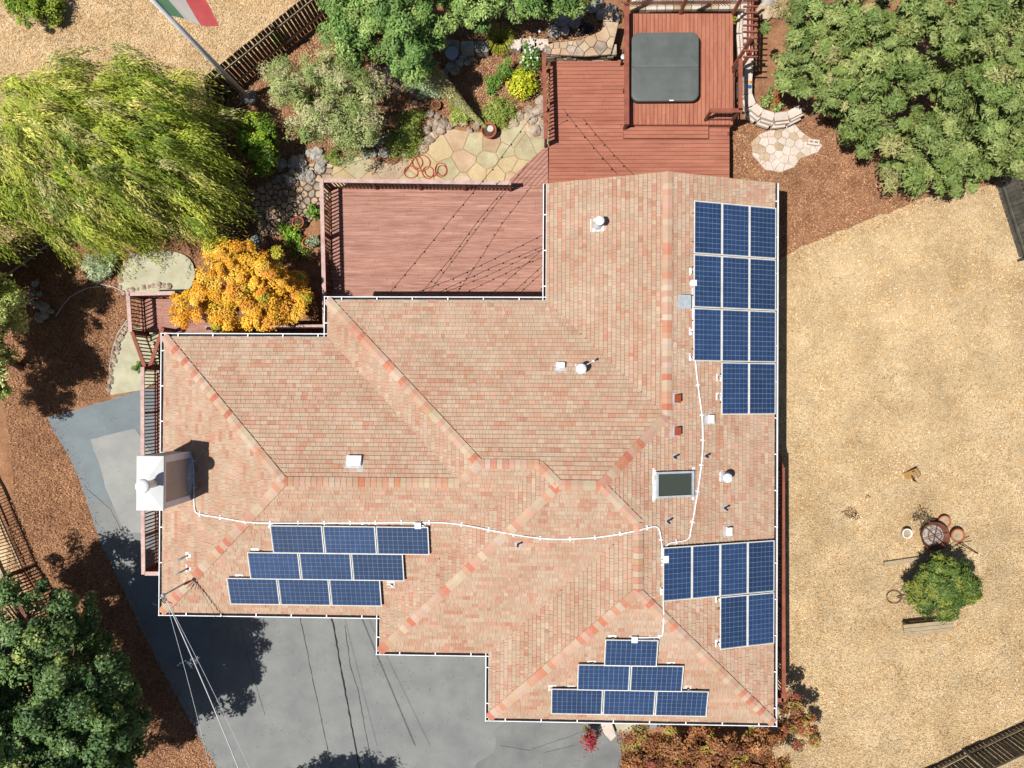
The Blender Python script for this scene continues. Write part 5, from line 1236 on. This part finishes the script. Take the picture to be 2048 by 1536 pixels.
# stone lantern fountain
p = G(522, 490); o = thing('garden_fountain', 'grey stone garden feature with a pale blue top between willow and maple', 'fountain', p)
MB().prism([(p.x + .32 * math.cos(a), p.y + .28 * math.sin(a)) for a in [i * PI / 4 for i in range(8)]], p.z, p.z + .45, .06).out('base', m_rock, o)
MB().box(p + Vector((-.05, .08, .5)), (.32, .3, .06), rz=.4).out('basin', M('teal_slate', (150, 180, 184)), o)
MB().lathe(p + Vector((.2, -.12, .35)), [(.1, 0), (.13, .12), (.08, .22), (0, .25)], 14).out('urn', m_terra, o, True)
# fire pit
p = G(1858, 1068); o = thing('fire_pit', 'round rusty fire pit bowl with a spoked grate on the dry lawn', 'fire pit', p)
MB().lathe(p, [(.2, .1), (.4, .2), (.5, .42), (.53, .43), (.49, .4), (.38, .24), (.0, .2)], 32).out('bowl', m_rust, o, True)
MB().disc(p + Vector((0, 0, .27)), .38, 24).out('ash', m_ash, o)
for k in range(3):
    a = k * PI / 3 + .3; mb = MB().tube([p + Vector((math.cos(a) * .45, math.sin(a) * .45, .41)), p + Vector((-math.cos(a) * .45, -math.sin(a) * .45, .41))], .012, 6); piece('grate_bar', mb, m_rust, o)
MB().lathe(p + Vector((0, 0, .41)), [(.25, 0), (.262, .01), (.25, .02), (.238, .01), (.25, 0)], 24).out('grate_ring', m_rust, o)
for k in range(3):
    a = k * 2.1; piece('leg', MB().tube([p + Vector((math.cos(a) * .35, math.sin(a) * .35, .2)), p + Vector((math.cos(a) * .45, math.sin(a) * .45, 0))], .02, 6), m_rust, o)
# dead plant beside it
p = G(1838, 1035); o = thing('dead_plant', 'dried brown flower plant above left of the fire pit', 'plant', p)
mb = MB(); r = random.Random(2)
for k in range(46):
    a = r.uniform(0, 6.28); l = r.uniform(.12, .42); e = p + Vector((math.cos(a) * l, math.sin(a) * l, r.uniform(.15, .5))); mb.tube([p, e], [.006, .004], 4)
mb.out('stem', m_wood, o)
mb = MB()
for v in [mb2 for mb2 in range(46)]:
    a = r.uniform(0, 6.28); l = r.uniform(.1, .42); e = p + Vector((math.cos(a) * l, math.sin(a) * l, r.uniform(.2, .5))); mb.lathe(e, [(0, -.03), (.03, 0), (0, .03)], 6)
mb.out('seed_heads', m_soil, o)
# bent iron rod, planks, bench
P = [G(1900, 1100, .35), G(1918, 1086, .35), G(1943, 1081, .4)]; tag(MB().tube([P[0], P[1], P[2]], .014, 6).out('iron_rod', m_black), 'bent black iron rod right of the fire pit', 'rod')
tag(MB().tube([G(1918, 1086, .3), G(1956, 1108, .1)], .016, 6).out('iron_rod', m_black), 'straight black iron rod pointing down right beside the conifer', 'rod')
a, b = G(1766, 1127), G(1862, 1113); tag(MB().beam(a + Vector((0, 0, .06)), b + Vector((0, 0, .06)), .17, .12).out('log', m_wood), 'weathered pale timber lying left of the conifer', 'timber')
a, b = G(1796, 1253), G(1894, 1243); o = thing('garden_bench', 'low weathered plank bench below the conifer', 'bench', (a + b) / 2)
for k in range(3):
    s = (b - a).normalized(); n_ = Vector((-s.y, s.x, 0)); piece('plank', MB().beam(a + n_ * (k - 1) * .14 + Vector((0, 0, .42)), b + n_ * (k - 1) * .14 + Vector((0, 0, .42)), .13, .04), m_wood, o)
for t in (.1, .9):
    q = a + (b - a) * t; piece('leg', MB().box(q + Vector((0, 0, .2)), (.08, .36, .4), rz=.1), m_wood, o)
m_chair = M('chair_wood', (196, 150, 84), (160, 116, 62), scale=8)
p = G(1823, 950); o = thing('folding_chair', 'small folded wooden chair lying alone on the dry lawn', 'chair', p)
R_ = Matrix.Rotation(.55, 3, 'Z') @ Matrix.Rotation(-.5, 3, 'Y')
MB().box(p + Vector((-.08, .05, .16)), (.5, .28, .025), ax=R_).out('seat', m_chair, o)
MB().box(p + Vector((.1, .1, .22)), (.3, .3, .025), ax=Matrix.Rotation(.55, 3, 'Z') @ Matrix.Rotation(.6, 3, 'Y')).out('backrest', m_wood, o)
for q0, q1 in (((.1, -.12, .02), (-.12, -.02, .25)), ((.16, -.24, .02), (-.05, -.16, .2)), ((.15, .12, .02), (-.1, .15, .3))): piece('leg', MB().beam(p + Vector(q0), p + Vector(q1), .035, .035), m_black, o)
# wire ring with twigs
p = G(1786, 1193); o = thing('tree_ring', 'low wire ring with twigs left of the conifer on the lawn', 'ring', p)
MB().tube([p + Vector((.27 * math.cos(a), .24 * math.sin(a), .08)) for a in [i * PI / 12 for i in range(25)]], .014, 6).out('ring', m_rust, o)
mb = MB()
for k in range(12):
    a = random.uniform(-1, .8); l = random.uniform(.2, .5); mb.tube([p + Vector((.1, 0, .02)), p + Vector((.1 + math.cos(a) * l, math.sin(a) * l * .6, random.uniform(.05, .3)))], [.008, .004], 4)
mb.out('twigs', m_bark, o)
# burnt spots on the lawn
for px, py, r_ in ((1700, 1024, .3), (1735, 992, .13), (1712, 1032, .2)):
    c = G(px, py); sheet('scorched_patch', rough([(c.x + r_ * math.cos(a) * random.uniform(.6, 1.2), c.y + r_ * .7 * math.sin(a) * random.uniform(.6, 1.2)) for a in [i * PI / 8 for i in range(16)]], .03, .1, 3), .006, M('scorched', (150, 124, 92), (84, 66, 52), (200, 170, 124), scale=6, fine=.3))
# toys on block wall
p = B(1499, 174, .2); tag(MB().lathe((p.x, p.y, .12), [(.0, .0), (.07, .02), (.08, .1), (.04, .2), (0, .22)], 12).out('plastic_toy', m_bluebag), 'small blue plastic object on the pale block wall', 'toy')
p = B(1501, 168, .2); tag(MB().lathe((p.x, p.y + .05, .12), [(.0, .0), (.07, .02), (.07, .1), (0, .16)], 12).out('plastic_toy', m_orange), 'small orange plastic object on the pale block wall', 'toy')
# hose
P = []
for cx_, cy_, rx, ry, a0, a1 in ((822, 344, 14, 12, 3.4, 9.6), (842, 326, 18, 16, 2.2, 8.6), (835, 325, 10, 12, 2, 8.3), (856, 345, 11, 12, 3.3, 9.3), (862, 340, 13, 14, 3.2, 6.0), (882, 340, 12, 14, 3.4, 9.8), (884, 341, 9, 10, 3.4, 9.6)):
    k = 22
    for i in range(k + 1):
        a = a0 + (a1 - a0) * i / k; P.append(G(cx_ + rx * math.cos(a), cy_ - ry * math.sin(a), .05 + .012 * math.sin(i)))
tag(MB().tube(P, .018, 6).out('garden_hose', m_hose), 'tangled coils of red garden hose on the patio by the deck railing', 'garden hose')
# irrigation lines on the mulch
for L, lab in (([(112, 632), (126, 610), (140, 594), (160, 582), (178, 575), (202, 573)], 'thin pale edging hose curving over the shaded mulch'), ([(200, 568), (228, 574), (250, 586)], 'thin pale edging hose ending at the landing deck'), ([(254, 640), (235, 668), (225, 700), (218, 740)], 'thin pale edging hose along the rock edged path'), ([(0, 638), (30, 644), (58, 650)], 'thin pale edging hose at the left picture edge')):
    tag(MB().tube([G(x, y, .04) for x, y in L], .016, 6).out('edging_hose', m_cablel), lab, 'hose')
# flagpole and flag
p = G(497, 196); o = thing('flagpole', 'tall grey metal flagpole beside the dark fence corner', 'flagpole', p)
MB().tube([p, p + Vector((0, 0, 3)), p + Vector((0, 0, 7.3))], [.1, .085, .065], 12).out('pole', m_pole, o, True)
MB().lathe(p + Vector((0, 0, 7.3)), [(.0, .0), (.06, .03), (.06, .09), (0, .12)], 12).out('finial', m_redf, o, True)
MB().prism(rrect(p.x, p.y, .3, .25, .08), -.02, .12, .03).out('footing', m_rockg, o)
fo = thing('flag', 'green white and red striped flag flying from the flagpole, top left', 'flag', p + Vector((0, 0, 5.4)))
nu, nv = 24, 10; wf, hf = 1.55, 1.1; fd = Vector((.97, -.24, 0)).normalized(); fs = Vector((.24, .97, 0))
def fpt(u, v):
    wv = .09 * math.sin(u * 7 + v * 1.5) * u; return p + fd * (u * wf) + fs * wv + Vector((0, 0, 6.0 + v * hf - .12 * u * u - .05 * math.sin(u * 5))) + fs * (v * .25 * u)
for i, (nm, mt) in enumerate((('green_stripe', m_greenf), ('white_stripe', m_whitef), ('red_stripe', m_redf))):
    V = []; Fc = []
    for a in range(9):
        for b_ in range(nv + 1): V.append(fpt((i * 8 + a) / 24, b_ / nv))
    for a in range(8):
        for b_ in range(nv): Fc.append((a * (nv + 1) + b_, (a + 1) * (nv + 1) + b_, (a + 1) * (nv + 1) + b_ + 1, a * (nv + 1) + b_ + 1))
    obj(nm, V, Fc, mt, fo, True)
# string lights
def string_light(L, label, z=2.75, sp=.5, z2=None):
    z2 = z if z2 is None else z2; P = [B(x, y, z + (z2 - z) * i / max(1, len(L) - 1)) for i, (x, y) in enumerate(L)]
    o = thing('string_light', label, 'string lights', P[0]); Q = []
    for a, b in zip(P, P[1:]):
        k = max(2, int((b - a).length / .25)); Q += [a + (b - a) * i / k for i in range(k)]
    Q.append(P[-1]); n = len(Q)
    Q = [q - Vector((0, 0, .18 * math.sin(PI * i / (n - 1)))) for i, q in enumerate(Q)]
    MB().tube(Q, .009, 5).out('cord', m_cable, o); acc = .2
    for a, b in zip(Q, Q[1:]):
        acc += (b - a).length
        if acc > sp:
            acc = 0; mb = MB().lathe(a - Vector((0, 0, .1)), [(0, -.03), (.028, 0), (.026, .03), (.016, .06), (.016, .1)], 8); piece('bulb', mb, m_cable, o)
string_light([(1234, 348), (1180, 280), (1126, 217)], 'string of lights from the gable to the upper red deck railing', z=3.2, z2=2.4)
string_light([(1095, 222), (1060, 236), (985, 335), (905, 430), (770, 597)], 'longest string of lights, from the red railing over the patio to the gutter', z=2.3, z2=3.0)
string_light([(1022, 362), (955, 440), (900, 515), (833, 597)], 'string of lights from the railing end down to the gutter', z=2.2, z2=3.0)
string_light([(1088, 469), (990, 515), (905, 556), (800, 597)], 'upper string of lights crossing the lower right of the pink deck', z=3.0)
string_light([(1088, 492), (990, 530), (905, 570), (850, 597)], 'second string of lights crossing the lower right of the pink deck', z=3.0)
string_light([(1088, 497), (1030, 545), (972, 597)], 'third string of lights in the lower right corner of the pink deck', z=3.0)
string_light([(1088, 528), (1050, 562), (1012, 597)], 'shortest string of lights in the lower right corner of the pink deck', z=3.0)

# ------------------------------------------------------------------ litter on the ground (uncountable)
def mixg(c, g):
    gr = np.array([.5, .45, .34]) * .9; return c * (1 - g) + gr * g
def litter(name, poly, n, pal, l, wd, label, k=.86, gray=.25, excl=None, off=.02, tilt=.25):
    xs = [p[0] for p in poly]; ys = [p[1] for p in poly]; X = rng.uniform(min(xs), max(xs), n * 3); Y = rng.uniform(min(ys), max(ys), n * 3)
    c = np.zeros(len(X), bool)
    for i in range(len(poly)):
        a, b = poly[i - 1], poly[i]
        if a[1] == b[1]: continue
        cond = ((a[1] > Y) != (b[1] > Y)) & (X < (b[0] - a[0]) * (Y - a[1]) / (b[1] - a[1]) + a[0]); c ^= cond
    X, Y = X[c][:n], Y[c][:n]; Z = np.array([terrain(x, y) for x, y in zip(X, Y)]) + off; m = len(X)
    pos = np.stack([X, Y, Z + rng.uniform(0, .02, m)], 1); mod = vnoise(X, Y, 1.4) * .28 + vnoise(X, Y, .55) * .27 + vnoise(X + 50, Y, .2) * .27 + vnoise(X + 9, Y + 4, .08) * .18; g_ = np.clip((vnoise(X, Y + 90, .8) * .6 + vnoise(X + 7, Y + 30, .3) * .4 - .5) * 5, 0, 1)[:, None]; nr = unit(rng.normal(size=(m, 3)) * tilt + np.array([0, 0, 1.])); a = rng.uniform(0, 2 * PI, m)
    tn = np.stack([np.cos(a), np.sin(a), np.zeros(m)], 1); tn = unit(tn - nr * (tn * nr).sum(1, keepdims=True))
    o = leafmesh(name, pos, nr, tn, l * rng.uniform(.5, 1.5, m), wd * rng.uniform(.6, 1.4, m), mixg(palette(pal, m, k, .12) * (.4 + 1.16 * mod)[:, None], g_ * gray), None, m_straw)
    o['label'] = label; o['kind'] = 'stuff'
STR = [(240, 210, 158), (222, 184, 130), (252, 234, 196), (210, 162, 106), (182, 138, 90), (236, 196, 142)]
clipx = [(p[0], p[1]) for p in gp([(1440, 620), (1568, 512), (1640, 478), (1760, 432), (1850, 398), (1990, 366), (2070, 350), (2070, 1560), (1400, 1560), (1560, 1480), (1440, 1400)])]
litter('dry_grass', clipx, 110000, STR, .042, .009, 'short dry straw covering the lawn')
litter('pale_litter', clipx, 1500, [(255, 252, 244), (250, 242, 226)], .03, .016, 'pale fallen leaf bits on the lawn', k=.75)
litter('dry_grass_hill', gp([(-30, -30), (700, -30), (655, 10), (425, 165), (440, 330), (200, 480), (-30, 500)]), 40000, STR, .06, .008, 'dry pale grass on the slope beyond the fence')
mul = gp([(1400, 240), (1850, 240), (1850, 410), (1760, 430), (1640, 478), (1568, 512), (1500, 560), (1400, 500)])
BRN = [(180, 132, 98), (150, 106, 78), (200, 154, 118), (122, 82, 60), (226, 182, 140)]
litter('mulch_chips', mul, 20000, BRN, .034, .011, 'brown bark chips on the bed right of the upper deck', gray=0)
mulw = gp([(-20, 470), (120, 480), (260, 580), (320, 700), (220, 790), (95, 835), (200, 1085), (320, 1330), (440, 1545), (-20, 1545)])
litter('mulch_chips_west', mulw, 60000, BRN, .036, .011, 'brown bark chips left of the driveway', gray=0)
mulg = gp([(450, 190), (660, 30), (1240, 30), (1240, 120), (1090, 200), (1000, 260), (860, 250), (650, 340), (480, 500)])
litter('garden_litter', mulg, 34000, BRN + [(226, 200, 160)], .03, .012, 'fallen leaves and bark chips in the garden beds', gray=0)

litter('driveway_grit', gp([(110, 840), (300, 790), (330, 1230), (760, 1235), (970, 1310), (975, 1440), (1230, 1450), (1230, 1536), (440, 1536), (320, 1330), (205, 1085)]), 900, [(196, 170, 130), (110, 84, 62), (226, 214, 190), (90, 80, 70)], .018, .009, 'scattered leaf specks and grit on the driveway', gray=0, off=.035)
litter('spilled_chips', gp([(92, 830), (110, 830), (215, 1082), (330, 1328), (450, 1545), (425, 1545), (312, 1330), (196, 1082)]), 2600, BRN, .034, .011, 'bark chips spilled along the driveway edge', gray=0, off=.035)
litter('lawn_edge_chips', gp([(1560, 520), (1640, 482), (1760, 436), (1850, 402), (1990, 370), (1990, 385), (1850, 418), (1765, 455), (1645, 500), (1572, 540)]), 2200, BRN, .03, .010, 'bark chips mixed into the straw at the lawn edge', gray=0, off=.03)
